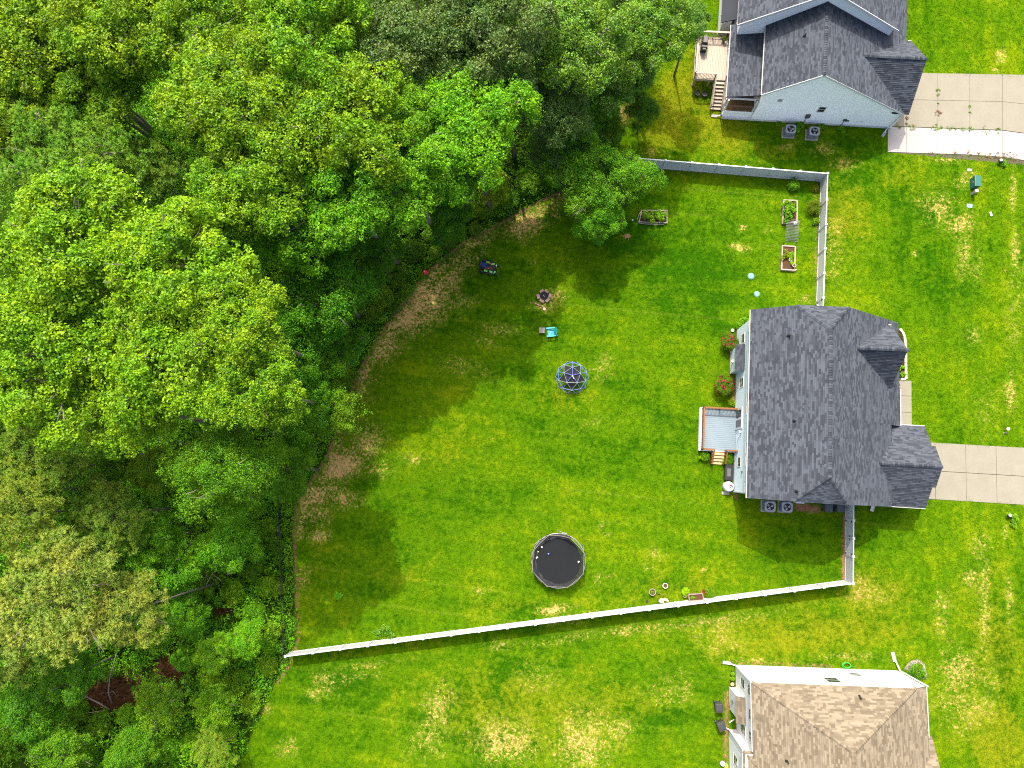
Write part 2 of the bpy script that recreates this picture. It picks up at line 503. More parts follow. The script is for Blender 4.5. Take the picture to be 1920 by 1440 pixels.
def lawn_material():
    m, t, b = new_mat('lawn_grass')
    pos = t.n('ShaderNodeNewGeometry').outputs['Position']
    flat = t.scaled(pos, (1, 1, 0))
    rot = t.n('ShaderNodeVectorRotate', rotation_type='Z_AXIS')
    t.put(rot.inputs['Vector'], flat); rot.inputs['Angle'].default_value = R(6)
    along = t.scaled(rot.outputs[0], (.09, 1.0, 0))         # stretched along the mowing direction
    upward = t.scaled(flat, (1.0, .12, 0))
    fr = t.attr('front')
    n_big = t.noise(flat, .085, 3, .55)
    n_mid = t.noise(flat, .45, 4, .65, .6)
    n_small = t.noise(flat, 2.2, 4, .7, .3)
    n_fine = t.noise(flat, 9.0, 3, .7)
    s1 = t.noise(along, .62, 3, .6)
    s2 = t.noise(upward, .75, 3, .6)
    stripe = t.mix(fr, s1, s2)
    lush_shade, mid, pale = (0.0183, 0.0679, 0.0012), (0.0487, 0.1096, 0.0017), (0.0940, 0.1462, 0.0021)
    dryc, straw, pinkish = (.130, .142, .005), (.42, .285, .105), (.37, .215, .080)
    g = t.math('ADD', t.math('MULTIPLY', n_mid, .7), t.math('MULTIPLY', stripe, .66))
    g = t.math('ADD', g, t.math('MULTIPLY', t.math('SUBTRACT', n_big, .5), .9))
    g = t.math('ADD', g, t.math('MULTIPLY', t.math('SUBTRACT', n_small, .5), .55))
    g = t.math('SUBTRACT', g, t.math('MULTIPLY', t.attr('lush_shade'), .28))
    c = t.mix(t.ramp(g, .40, .68), lush_shade, mid)
    c = t.mix(t.ramp(g, .66, .96), c, pale)
    dry = t.math('ADD', t.attr('dry'), t.math('MULTIPLY', t.math('SUBTRACT', t.math('ADD', n_mid, n_small), 1.0), 1.0))
    c = t.mix(t.math('MULTIPLY', t.ramp(dry, .30, .95), .85), c, dryc)
    # the mower's turning lines: thin, broken, slightly paler
    wv = t.n('ShaderNodeTexWave', wave_type='BANDS', bands_direction='Y')
    t.put(wv.inputs['Vector'], rot.outputs[0]); wv.inputs['Detail'].default_value = 3.0; wv.inputs['Scale'].default_value = .13; wv.inputs['Distortion'].default_value = .7; wv.inputs['Detail Scale'].default_value = .5
    ln = t.math('MULTIPLY', t.ramp(wv.outputs['Fac'], .965, .995), t.ramp(t.noise(along, .5, 2, .5),   .53, .64))
    ln = t.math('MULTIPLY', ln, t.math('SUBTRACT', 1.0, fr))
    c = t.mix(t.math('MULTIPLY', ln, .12), c, (.17, .21, .02))
    # worn, straw coloured flecks
    fleck = t.noise(flat, 4.2, 4, .62, .8)
    fm = t.math('ADD', t.math('MULTIPLY', t.attr('bare'), .80), t.math('MULTIPLY', t.math('SUBTRACT', t.math('ADD', t.math('MULTIPLY', fleck, .7), t.math('MULTIPLY', n_mid, .3)), .5), 3.4))
    c = t.mix(t.math('MULTIPLY', t.math('MULTIPLY', t.ramp(fm, .25, .62), t.ramp(t.attr('bare'), .05, .3)), .6), c, (.20, .185, .035))
    flm = t.ramp(fm, .54, .86)
    flm = t.math('MULTIPLY', flm, t.ramp(t.attr('bare'), .02, .2))
    rare = t.math('MULTIPLY', t.ramp(t.noise(flat, 1.35, 3, .6), .70, .76), t.ramp(n_mid, .45, .6))
    c = t.mix(t.math('MULTIPLY', rare, .5), c, straw)
    c = t.mix(t.math('MULTIPLY', flm, .95), c, t.mix(n_mid, straw, pinkish))
    sm = t.ramp(t.math('ADD', t.attr('soil'), t.math('MULTIPLY', t.math('SUBTRACT', fleck, .5), 1.2)), .35, .7)
    c = t.mix(sm, c, t.mix(n_small, (.13, .055, .03), (.30, .15, .085)))
    # woodland floor: leaf litter
    vo = t.n('ShaderNodeTexVoronoi'); t.put(vo.inputs['Vector'], flat); vo.inputs['Scale'].default_value = 7.0
    sp = t.n('ShaderNodeSeparateColor'); t.put(sp.inputs[0], vo.outputs['Color'])
    litter = t.mix(sp.outputs[0], (.020, .011, .006), (.075, .036, .016))
    litter = t.mix(t.ramp(t.math('ADD', t.attr('brown'), t.math('MULTIPLY', t.math('SUBTRACT', n_small, .5), .8)), .3, .6), t.mix(n_mid, (.010, .022, .003), (.028, .060, .005)), litter)
    wm = t.ramp(t.math('ADD', t.attr('woods'), t.math('MULTIPLY', t.math('SUBTRACT', n_small, .5), .7)), .35, .65)
    c = t.mix(wm, c, litter)
    f = t.math('MULTIPLY', t.math('MULTIPLY_ADD', t.math('ADD', t.math('MULTIPLY', n_fine, .55), t.math('MULTIPLY', t.noise(flat, 24.0, 2, .7), .45)), 2.0, .0), t.math('MULTIPLY_ADD', n_small, 1.0, .5))
    f = t.math('MULTIPLY', f, t.math('MULTIPLY_ADD', t.attr('tint'), .5, .80))
    t.put(b.inputs['Base Color'], t.mul(c, f))
    b.inputs['Roughness'].default_value = .85
    b.inputs['Specular IOR Level'].default_value = .0
    bn = t.n('ShaderNodeBump')
    bn.inputs['Strength'].default_value = .7
    bn.inputs['Distance'].default_value = .06
    t.put(bn.inputs['Height'], t.math('ADD', n_fine, t.math('MULTIPLY', n_small, .6)))
    t.put(b.inputs['Normal'], bn.outputs[0])
    return m
LAWN = lawn_material()

def axis(lo, hi, step, far):
    a = np.arange(lo, hi+step/2, step)
    out = [step*1.6**k for k in range(1, 40)]
    e = np.cumsum(out); e = e[e < far]
    return np.concatenate([(lo-e)[::-1], a, hi+e])
_gx, _gy = axis(-62, 48, .25, 2500), axis(-34, 52, .25, 2500)
_X, _Y = np.meshgrid(_gx, _gy)
_f, _wd = ground_fields(_X.ravel(), _Y.ravel())
_nx, _ny = len(_gx), len(_gy)
_i = (np.arange(_ny-1)[:, None]*_nx+np.arange(_nx-1)[None, :]).ravel()
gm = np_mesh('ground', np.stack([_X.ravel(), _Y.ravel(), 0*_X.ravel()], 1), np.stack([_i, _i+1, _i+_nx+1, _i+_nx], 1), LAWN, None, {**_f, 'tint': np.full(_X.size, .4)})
ground = link('ground', gm); ground['kind'] = 'structure'

# ---------------------------------------------------------------- grass: short blades all over the lawns
NO_GRASS = []                                           # quads in ground pixels: roofs over, slabs, pads
def in_poly(px, py, poly):
    ins = np.zeros(px.shape, bool)
    for i in range(len(poly)):
        (x0, y0), (x1, y1) = poly[i], poly[(i+1) % len(poly)]
        if y0 != y1:
            ins ^= ((y0 > py) != (y1 > py)) & (px < (x1-x0)*(py-y0)/(y1-y0)+x0)
    return ins

def grow_grass(n=170000):
    rng = np.random.default_rng(3)
    px = rng.uniform(430, 1960, n*2); py = rng.uniform(-60, 1490, n*2)
    d = np.stack([(px-960)/FPX, -(py-720)/FPX, -np.ones_like(px)], -1) @ RM.T
    s = -ALT/d[:, 2]
    X, Y = d[:, 0]*s, d[:, 1]*s
    f, wd = ground_fields(X, Y)
    keep = (wd < .2) & (rng.random(len(X)) > np.clip(f['bare']*1.1-.1, 0, .9)) & (rng.random(len(X)) > f['soil']*.9)
    for q in NO_GRASS:
        keep &= ~in_poly(px, py, q)
    X, Y = X[keep][:n], Y[keep][:n]
    f = {k: v[keep][:n] for k, v in f.items()}
    n = len(X)
    nb = 2
    X = np.repeat(X, nb)+rng.normal(0, .05, n*nb); Y = np.repeat(Y, nb)+rng.normal(0, .05, n*nb)
    a = rng.uniform(0, 2*np.pi, n*nb)
    ln = rng.uniform(.07, .17, n*nb); h = ln*rng.uniform(.35, .8, n*nb); w = rng.uniform(.02, .035, n*nb)
    ca, sa = np.cos(a), np.sin(a)
    V = np.empty((n*nb, 3, 3))
    V[:, 0] = np.stack([X-sa*w, Y+ca*w, 0*X+.002], 1)
    V[:, 1] = np.stack([X+sa*w, Y-ca*w, 0*X+.002], 1)
    V[:, 2] = np.stack([X+ca*ln, Y+sa*ln, h], 1)
    rp = lambda q: np.repeat(q, nb*3)
    ti = np.repeat(rng.uniform(.3, 1.0, n*nb), 3)
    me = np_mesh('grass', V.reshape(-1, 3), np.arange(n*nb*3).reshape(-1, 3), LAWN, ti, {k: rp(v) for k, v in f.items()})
    tag(link('grass', me), 'short mown green grass covering all the lawns', 'grass', kind='stuff')

# ================================================================ PLANTS
LEAF_BROAD = leaf_mat('broad_leaf', (0.0559, 0.1419, 0.0013), (0.2580, 0.4128, 0.0034), .34, .5, .22)
LEAF_OAK = leaf_mat('oak_leaf', (0.0370, 0.0862, 0.0088), (0.1496, 0.2376, 0.0352), .3, .45, .35)
LEAF_PINE = leaf_mat('pine_needle', (0.0817, 0.1462, 0.0103), (0.3612, 0.4386, 0.0731), .3, .6, .15)
LEAF_FINE = leaf_mat('fine_leaf', (0.0403, 0.1248, 0.0019), (0.1920, 0.3552, 0.0058), .33, .5, .2)
BARK = M('bark', (.24, .205, .17), .9, .35, 3.0, .1, bump=.6, stretch=(1, 1, .3))
TWIG = M('dry_twig', (.36, .31, .26), .9, .25, 5.0, .1)

def unit(v):
    return v/np.maximum(np.linalg.norm(v, axis=-1, keepdims=True), 1e-9)

def leaves(C, N, D, L, W, fold=.18):
    """one folded leaf of two triangles at each centre C, upward N, pointing D"""
    N = unit(N); D = unit(D-N*(D*N).sum(1, keepdims=True)); S = np.cross(N, D)
    L = L[:, None]; W = W[:, None]
    V = np.empty((len(C), 4, 3))
    V[:, 0] = C-D*L*.5
    V[:, 1] = C+S*W*.5+N*W*fold
    V[:, 2] = C+D*L*.5-N*L*.12
    V[:, 3] = C-S*W*.5+N*W*fold
    b = np.arange(len(C))[:, None]*4
    F = np.concatenate([b+np.array([[0, 3, 2]]), b+np.array([[0, 2, 1]])], 0)
    return V.reshape(-1, 3), F

def spray_leaves(rng, sp, sn, k, sr, leaf, wr, jitter=.45, droop=.35, tw=.5):
    """k leaves round each spray centre sp with normal sn"""
    n = len(sp)
    sn = unit(sn)
    e1 = unit(np.cross(sn, rng.normal(size=(n, 3)))); e2 = np.cross(sn, e1)
    a = rng.uniform(0, 2*np.pi, (n, k)); r = np.sqrt(rng.random((n, k)))
    sz = sr*rng.uniform(.7, 1.25, (n, 1))
    rad = e1[:, None]*np.cos(a)[..., None]+e2[:, None]*np.sin(a)[..., None]
    C = sp[:, None]+rad*(r*sz)[..., None]-sn[:, None]*(droop*r*r*sz)[..., None]+rng.normal(0, .05, (n, k, 3))*sr*2
    N = sn[:, None]+rng.normal(0, jitter, (n, k, 3))+rad*.35
    D = rad+rng.normal(0, .5, (n, k, 3))
    ti = np.clip(rng.random((n, 1))*tw+rng.random((n, k))*(1-tw), 0, 1)
    L = leaf*rng.uniform(.7, 1.25, (n, k))
    V, F = leaves(C.reshape(-1, 3), N.reshape(-1, 3), D.reshape(-1, 3), L.ravel(), (L*wr).ravel())
    return V, F, np.repeat(ti.ravel(), 4)

def crown_shape(rng, Rad, hz, lobes, lr):
    """lobe centres spread over the upper part of a crown of radius Rad and half height hz"""
    i = np.arange(lobes)+.5
    z = 1-i/lobes*1.35
    ph = i*2.39996+rng.uniform(0, 6)
    q = np.sqrt(np.clip(1-np.clip(z, -.999, .999)**2, 0, 1))
    d = np.stack([q*np.cos(ph), q*np.sin(ph), z], 1)+rng.normal(0, .14, (lobes, 3))
    k = rng.uniform(.55, 1.0, (lobes, 1))
    f = 1+.16*np.sin(2*ph+rng.uniform(0, 6))+.12*np.sin(3*ph+rng.uniform(0, 6))+rng.normal(0, .06, lobes)
    c = d*k*np.array([Rad-lr*.6, Rad-lr*.6, hz-lr*.4])*np.stack([f, f, .9+.1*f], 1)
    return c, lr*rng.uniform(.72, 1.3, lobes)

def crown_mesh(name, seed, mat, Rad=5.5, hz=3.4, lobes=32, lr=1.6, sprays=88, k=15, sr=.33, leaf=.20, wr=.66, jitter=.5, up=.75, squash=.72):
    rng = np.random.default_rng(seed)
    c, r = crown_shape(rng, Rad, hz, lobes, lr)
    out = unit(c*np.array([1, 1, 1.2])+np.array([0, 0, .5]))
    d = unit(rng.normal(size=(lobes, sprays, 3))+out[:, None]*.75+np.array([0, 0, .45]))
    pos = c[:, None]+d*(r[:, None]*rng.uniform(.5, 1.1, (lobes, sprays)))[..., None]*np.array([1, 1, squash])
    nrm = d*.6+np.array([0, 0, up])+rng.normal(0, .28, (lobes, sprays, 3))
    V, F, ti = spray_leaves(rng, pos.reshape(-1, 3), nrm.reshape(-1, 3), k, sr, leaf, wr, jitter)
    # loose leaves deep inside so that gaps are not empty
    me = np_mesh(name, V, F, mat, ti)
    return me, c, r, pos.reshape(-1, 3)

def pine_mesh(name, seed, Rad=4.6, hz=3.0, arms=78, tufts=13, needles=54, length=.33):
    rng = np.random.default_rng(seed)
    c, r = crown_shape(rng, Rad, hz, arms, 1.0)
    c[:, 2] *= .9
    d = unit(rng.normal(size=(arms, tufts, 3))*np.array([1, 1, .45])+unit(c)[:, None]*.6)
    pos = (c[:, None]+d*rng.uniform(.1, 1.15, (arms, tufts, 1))*.95).reshape(-1, 3)
    n = len(pos)
    ax = unit(unit(pos)*.5+np.array([0, 0, .9])+rng.normal(0, .25, (n, 3)))
    dr = unit(rng.normal(size=(n, needles, 3))+ax[:, None]*.85)
    L = length*rng.uniform(.7, 1.2, (n, needles, 1))
    side = unit(np.cross(dr, rng.normal(size=(n, needles, 3))))*.027
    b = pos[:, None]+dr*.03
    V = np.stack([b-side, b+side, b+dr*L+np.array([0, 0, -.03])], 2).reshape(-1, 3)
    tn = np.clip(rng.random((n, 1))*.6+rng.random((n, needles))*.25, 0, 1)
    ti = np.stack([tn*.25, tn*.25, np.clip(tn*.7+.5, 0, 1)], 2).ravel()
    return np_mesh(name, V, np.arange(len(V)).reshape(-1, 3), LEAF_PINE, ti), c, r, pos

def wispy_mesh(name, seed, mat, Rad=2.8, hz=1.8, stems=95, segs=14, leaf=.18, wr=.28):
    """long arching shoots set with narrow leaves"""
    rng = np.random.default_rng(seed)
    a = rng.uniform(0, 2*np.pi, stems); el = rng.uniform(.15, 1.2, stems)
    d = np.stack([np.cos(a)*np.cos(el), np.sin(a)*np.cos(el), np.sin(el)], 1)
    ln = Rad*rng.uniform(.7, 1.15, stems)
    t = np.linspace(.15, 1, segs)
    pos = d[:, None]*(ln[:, None]*t)[..., None]*np.array([1, 1, hz/Rad*1.4])-np.array([0, 0, 1])*(t**2)[None, :, None]*ln[:, None, None]*.35
    pos = pos+rng.normal(0, .16, pos.shape)
    n = pos.shape[0]*segs
    sp = pos.reshape(-1, 3)
    V, F, ti = spray_leaves(rng, sp, np.tile([0, 0, 1.0], (n, 1))+rng.normal(0, .4, (n, 3)), 14, .24, leaf, wr, .6, .5)
    return np_mesh(name, V, F, mat, ti), pos[:, -1]*.6, np.full(stems, .4), sp

def trunk_mesh(name, seed, limbs, tips, depth, rb, twigs=26, lf=1.0):
    """bole from the crown's centre down to the ground (depth below) with limbs out to the lobes and bare twigs"""
    rng = np.random.default_rng(seed)
    m = MB()
    bend = rng.normal(0, .12, 2)
    m.path([(0, 0, -depth-.15), (bend[0], bend[1], -depth*.6), (bend[0]*.5, -bend[1], -depth*.25), (0, 0, .2)], [rb*1.25, rb*.85, rb*.65, rb*.4], 8)
    for i, c in enumerate(limbs):
        if i % 2 and len(limbs) > 26:
            continue
        z0 = -min(depth*.5, 2.2)*rng.uniform(.2, 1.0)
        mid = np.array([c[0]*.5, c[1]*.5, z0*.4+c[2]*.35])+rng.normal(0, .2, 3)
        m.path([(0, 0, z0), mid, c*.93, c*1.02+rng.normal(0, .25, 3)], [rb*.42*lf, rb*.28*lf, rb*.15*lf, rb*.05], 5)
    for _ in range(twigs):
        p = tips[rng.integers(len(tips))]
        q = p*rng.uniform(.6, .85)
        e = p*1.03+rng.normal(0, .2, 3)+np.array([0, 0, .12])
        m.path([q, (q+e)/2+rng.normal(0, .1, 3), e], [.045, .032, .012], 4)
        if rng.random() < .6:
            m.path([(q+e)/2, e+rng.normal(0, .35, 3)], [.018, .006], 3)
    return m

KINDS = {}
def kind(name, made, base_r, rb):
    KINDS[name] = (made, base_r, rb)
for s in range(4):
    kind(f'broad{s}', crown_mesh('broad_crown', 11+s, LEAF_BROAD), 5.5, .26)
for s in range(2):
    kind(f'oak{s}', crown_mesh('oak_crown', 31+s, LEAF_OAK, 4.5, 3.2, 24, 1.4, 80, 17, .34, .18, .6, .6, .6, .85), 4.5, .24)
for s in range(2):
    kind(f'mid{s}', crown_mesh('mid_crown', 41+s, LEAF_FINE, 3.5, 2.6, 20, 1.2, 76, 18, .32, .15, .6, .55, .7, .8), 3.5, .16)
for s in range(2):
    kind(f'cedar{s}', crown_mesh('cedar_crown', 51+s, LEAF_FINE, 3.5, 2.8, 30, 1.1, 80, 22, .26, .11, .5, .75, .6, .9), 3.5, .16)
for s in range(3):
    kind(f'pine{s}', pine_mesh('pine_crown', 61+s), 4.6, .15)
for s in range(2):
    kind(f'wispy{s}', wispy_mesh('wispy_crown', 71+s, LEAF_FINE), 2.8, .09)
for s in range(3):
    kind(f'bush{s}', crown_mesh('bush_crown', 81+s, LEAF_BROAD, 1.5, 1.0, 10, .65, 34, 16, .22, .13, .6, .6, .75, .85), 1.5, .05)

kind('veg0', crown_mesh('vegetable_leaves', 91, LEAF_BROAD, .5, .3, 7, .22, 15, 6, .11, .13, .6, .5, .8), .5, .02)
kind('veg1', crown_mesh('vegetable_leaves', 92, LEAF_BROAD, .5, .3, 5, .25, 12, 6, .14, .17, .55, .6, .7), .5, .02)
_seed = [100]
def tree(name, label, cat, px, py, zc, rad, kd, col, group=None, twigs=22, squash=1.0):
    """a tree whose crown centre stands zc above the ground point under that point of the photograph"""
    (me, limbs, _r, tips), r0, rb = KINDS[kd]
    s = rad/r0
    p = P(px, py, zc)
    _seed[0] += 1
    t = thing(name, label, cat, (p.x, p.y, 0), random.uniform(0, 6.28), group)
    cr = link('crown', me, t)
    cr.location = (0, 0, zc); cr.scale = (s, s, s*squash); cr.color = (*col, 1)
    tr = trunk_mesh('trunk', _seed[0], limbs*np.array([1, 1, squash]), tips*np.array([1, 1, squash]), zc/s, rb, twigs, .5 if kd.startswith('pine') else 1.0).build('trunk', BARK, t, True)
    tr.location = (0, 0, zc); tr.scale = (s, s, s)
    return t

# ================================================================ BUILDINGS
GREY_SH = shingle_mat('grey_shingle', (0.0195, 0.0233, 0.0307), (0.0632, 0.0735, 0.0911), (0.0316, 0.0372, 0.0465), 1.35)
TAN_SH = shingle_mat('tan_shingle', (0.0760, 0.0600, 0.0384), (0.1960, 0.1656, 0.1160), (0.1344, 0.1104, 0.0752), 1.6)
SIDE_BLUE = M('pale_blue_siding', (.47, .575, .63), .6, .05, 1.2, .3, fine=.02)
SIDE_PALE = M('pale_grey_siding', (.85, .86, .87), .6, .04, 1.2, .3, fine=.02)
SIDE_WHITE = M('white_siding', (.53, .54, .55), .6, .04, 1.2, .3, fine=.02)
GUTTER = M('gutter_metal', (.46, .45, .44), .5, .25, 3.0, .3)
TRIM = M('white_trim', (.52, .52, .52), .5, .05, 2.0, .4)
FOUND = M('foundation_parge', (.40, .33, .22), .9, .2, 2.0, .1)
DARKM = M('dark_metal', (.025, .027, .03), .45, .2, 6.0, .5)
BLACKP = M('black_plastic', (.018, .019, .021), .45, .2, 5.0, .4)
GREYP = M('grey_plastic', (.11, .12, .125), .5, .15, 5.0, .35)
STEEL = M('galvanised_steel', (.40, .41, .43), .4, .15, 6.0, .5, .5)
GLASS = glass_mat()
CONC = M('concrete', (.280, .262, .200), .9, .13, .8, .15, bump=.4, fine=.12)
CONC_NEW = M('new_white_concrete', (.42, .40, .37), .9, .09, .8, .15, bump=.3, fine=.08)
MULCH = M('dark_mulch', (.045, .028, .02), .95, .5, 14.0, .05, bump=1.0)
SOIL = M('garden_soil', (.10, .055, .03), .95, .4, 10.0, .05, bump=1.0)
WOOD_OR = M('orange_stained_wood', (.36, .155, .055), .7, .3, 6.0, .2, stretch=(1, 1, .3), tint=.25)
WOOD_GY = M('weathered_deck_wood', (.50, .42, .33), .85, .25, 5.0, .12, stretch=(1, .12, 1), tint=.3)
DECK_BL = M('pale_blue_deck_paint', (.235, .31, .36), .6, .05, 3.0, .25, tint=.02, fine=.02)
RED = M('red_rubber', (.55, .02, .03), .45, .1, 4.0, .4)

def house_frame(name, label, px, py, deg):
    o = P(px, py)
    return thing(name, label, 'house', (o.x, o.y, 0), R(deg))

def roof_part(house, mat, planes, caps=(), eaves=(), thick=.16, expo=.15):
    """the roof as one part; its shingles, ridge caps and gutters are its sub-parts"""
    deck = MB(); sh = MB()
    for pl in planes:
        deck.slab(pl, thick)
        sh.courses(pl, expo, .16, .46, .024, .006, .012)
    rf = deck.build('roof', mat, house)
    s = sh.build('shingles', mat, rf, kind='stuff')
    if caps:
        cp = MB()
        for a, b in caps:
            a, b = Vector(a), Vector(b)
            d = b-a; L = d.length; d.normalize()
            sd = d.cross(Vector((0, 0, 1))).normalized()
            up = sd.cross(d)
            n = max(1, int(L/.2))
            for i in range(n):
                p, q = a+d*(L*i/n), a+d*(L*(i+1)/n+.05)
                h = .055+.012*random.random()
                cp.add([p-sd*.15-up*.04+up*.03, p+up*h+up*.02, p+sd*.15-up*.04+up*.03, q-sd*.15-up*.04, q+up*(h-.03), q+sd*.15-up*.04], [(0, 1, 4, 3), (1, 2, 5, 4), (0, 2, 1)], random.random())
        cp.build('ridge_cap', mat, rf, kind='stuff')
    for a, b in eaves:
        a, b = Vector(a), Vector(b)
        MB().beam(a-Vector((0, 0, .09)), b-Vector((0, 0, .09)), .075, .11).build('gutter', GUTTER, rf)
    return rf

def vent_pipe(house, u, v, z, r=.05):
    m = MB().lathe((u, v, z-.1), [(r*3.2, 0), (r*2.6, .12), (r*1.3, .2), (r, .24), (r, .55), (r*.7, .55)], 10)
    m.build('vent_pipe', BLACKP, house, True)

def window(house, c, axis, w, h, frame_mat=None, split='h', dep=.06):
    """a sash window; axis the outward normal: one of -x, -y, +y; c its centre on the wall plane"""
    fm = frame_mat or TRIM
    f, g = MB(), MB()
    def put(mb, a0, a1, z0, z1, d0, d1):
        x, y, z = c
        if axis == '-x':
            mb.box(x-d1, x-d0, y+a0, y+a1, z+z0, z+z1)
        elif axis == '-y':
            mb.box(x+a0, x+a1, y-d1, y-d0, z+z0, z+z1)
        else:
            mb.box(x+a0, x+a1, y+d0, y+d1, z+z0, z+z1)
    t = .075; dep = .012
    put(f, -w/2-t, w/2+t, -h/2-t, -h/2, 0, dep+.02); put(f, -w/2-t, w/2+t, h/2, h/2+t, 0, dep+.01)
    put(f, -w/2-t, -w/2, -h/2, h/2, 0, dep+.01); put(f, w/2, w/2+t, -h/2, h/2, 0, dep+.01)
    if split == 'h':
        put(f, -w/2, w/2, -.03, .03, 0, dep)
    else:
        put(f, -.03, .03, -h/2, h/2, 0, dep)
    fo = f.build('window', fm, house)
    put(g, -w/2, w/2, -h/2, h/2, .002, .008)
    g.build('pane', GLASS, fo)
    return fo

def siding(house, polys, mat, expo=.15):
    m = MB()
    for pl, flip in polys:
        m.courses(pl, expo, 60, 70, .02, .003, 0, flip)
    m.build('siding', mat, house, kind='stuff')

def condenser(label, loc, rz, group):
    t = thing('air_conditioner', label, 'air conditioner', loc, rz, group)
    MB().box(-.62, .55, -.52, .52, -.02, .07).build('pad', CONC_NEW, t)
    b = MB()
    c = []
    for cx, cy, a0 in ((.32, .3, 0), (-.38, .3, 90), (-.38, -.3, 180), (.32, -.3, 270)):
        for k in range(4):
            a = R(a0+k*30)
            c.append((cx+.12*math.cos(a), cy+.12*math.sin(a)))
    b.prism(c, .07, .84)
    for k in range(9):
        cc = [(x*1.012-.0004, y*1.015) for x, y in c]
        b.prism(cc, .13+k*.078, .165+k*.078)
    b.build('casing', M('condenser_grey', (.26, .28, .31), .5, .12, 4.0, .4, .2), t)
    lid = MB(); n = 32
    ring = [(-.03+.33*math.cos(2*math.pi*i/n), .33*math.sin(2*math.pi*i/n)) for i in range(n)]
    outer = []
    for i in range(n):
        a = 2*math.pi*i/n
        k = 1/max(abs(math.cos(a))/.46, abs(math.sin(a))/.43)
        k = min(k, .53)
        outer.append((-.03+k*math.cos(a), k*math.sin(a)))
    vs = [(x, y, .885) for x, y in ring]+[(x, y, .885) for x, y in outer]+[(x, y, .84) for x, y in outer]+[(x, y, .845) for x, y in ring]
    fs = []
    for i in range(n):
        j = (i+1) % n
        fs += [(i, j, n+j, n+i), (n+i, n+j, 2*n+j, 2*n+i), (j, i, 3*n+i, 3*n+j)]
    lid.add(vs, fs)
    lid.build('lid', M('condenser_lid', (.40, .42, .45), .5, .1, 4.0, .4, .2), t)
    MB().lathe((-.03, 0, .843), [(.325, 0), (.325, .003)], 28).build('fan_well', M('fan_well_dark', (.02, .022, .03), .6), t)
    for k in range(3):
        a = R(k*120+random.uniform(0, 40))
        bl = MB()
        pts = [(.05, -.04), (.20, -.11), (.28, -.03), (.27, .10), (.07, .05)]
        bl.slab([(-.03+x*math.cos(a)-y*math.sin(a), x*math.sin(a)+y*math.cos(a), .862+y*.08) for x, y in pts], .006)
        bl.build('fan_blade', M('fan_blade_metal', (.42, .42, .43), .4, .1, 4.0, .5, .4), t)
    g = MB()
    for rr in (.1, .18, .26, .325):
        g.path([(-.03+rr*math.cos(2*math.pi*i/20), rr*math.sin(2*math.pi*i/20), .892) for i in range(20)], .005, 4, True)
    g.lathe((-.03, 0, .87), [(.055, 0), (.055, .03), (.03, .035)], 12)
    g.build('fan_guard', DARKM, t)
    return t

def bin_(label, loc, rz, mat, group):
    t = thing('wheelie_bin', label, 'trash bin', loc, rz, group)
    MB().cbox((0, 0, .50), (.50, .56, .92), taper=1.16).build('body', mat, t)
    l = MB()
    l.cbox((0, 0, .985), (.64, .72, .05), taper=.97); l.cbox((0, .02, 1.025), (.56, .60, .04), taper=.86)
    for x in (-.2, 0, .2):
        l.cbox((x, .06, 1.05), (.05, .42, .015))
    l.build('lid', mat, t)
    MB().tube((-.26, .40, .98), (.26, .40, .98), .022).beam((-.24, .34, .97), (-.24, .41, .98), .03, .03).beam((.24, .34, .97), (.24, .41, .98), .03, .03).build('handle', mat, t)
    for x in (-.27, .27):
        MB().tube((x-.03, .27, .125), (x+.03, .27, .125), .125, n=14).build('wheel', BLACKP, t)
    return t

def downspout(house, pts, w=.085):
    m = MB()
    for a, b in zip(pts[:-1], pts[1:]):
        m.beam(a, b, w, w)
    return m.build('downspout', TRIM, house)

def railing(deck, segs, z0, h, rail_mat, bal_mat, gap=.12, rw=.13):
    """each run: a top rail, posts and balusters"""
    for a, b in segs:
        a, b = Vector(a), Vector(b)
        L = (b-a).length; d = (b-a).normalized()
        up = Vector((0, 0, 1))
        MB().beam(a+up*h, b+up*h, rw, .04).build('top_rail', rail_mat, deck)
        MB().beam(a+up*.1, b+up*.1, .04, .08).build('bottom_rail', rail_mat, deck)
        m = MB()
        n = max(2, int(L/gap))
        for i in range(1, n):
            p = a+d*(L*i/n)
            m.beam(p+up*.1, p+up*(h-.02), .035, .035, random.random())
        m.build('balusters', bal_mat, deck, kind='stuff')
        k = max(1, round(L/1.8))
        for i in range(k+1):
            p = a+d*(L*i/k)
            MB().box(p.x-.045, p.x+.045, p.y-.045, p.y+.045, p.z-z0, p.z+h-.022).build('post', rail_mat, deck)

# ---------------------------------------------------------------- the middle house
H = house_frame('house', 'middle house with dark grey shingle roof, pale blue siding and a pale blue deck behind', 1374, 923, -3.3)
w = MB().extrude([(0, .3), (0, 5.75), (2.65, 7.55), (6.75, 7.55), (11.3, 4.0), (11.3, .3)], 0, 14.63)
w.box(11.0, 14.7, .1, 6.1, .05, 2.85)
w.add([(14.7, .1, 2.85), (14.7, 6.1, 2.85), (14.7, 3.13, 4.85), (12, .1, 2.85), (12, 6.1, 2.85), (12, 3.13, 4.85)], [(0, 1, 2), (5, 4, 3), (0, 2, 5, 3), (1, 4, 5, 2)])
w.add([(11.35, 9.75, 3.9), (11.35, 14.5, 3.9), (11.35, 12.15, 6.75), (10.3, 9.75, 3.9), (10.3, 14.5, 3.9), (10.3, 12.15, 6.75)], [(0, 1, 2), (5, 4, 3), (0, 2, 5, 3), (1, 4, 5, 2)])
w.build('wall', SIDE_BLUE, H)
MB().box(-.03, 11.33, -.03, 14.66, 0, .31).box(11.33, 14.73, .07, 6.13, 0, .06).build('foundation', FOUND, H)
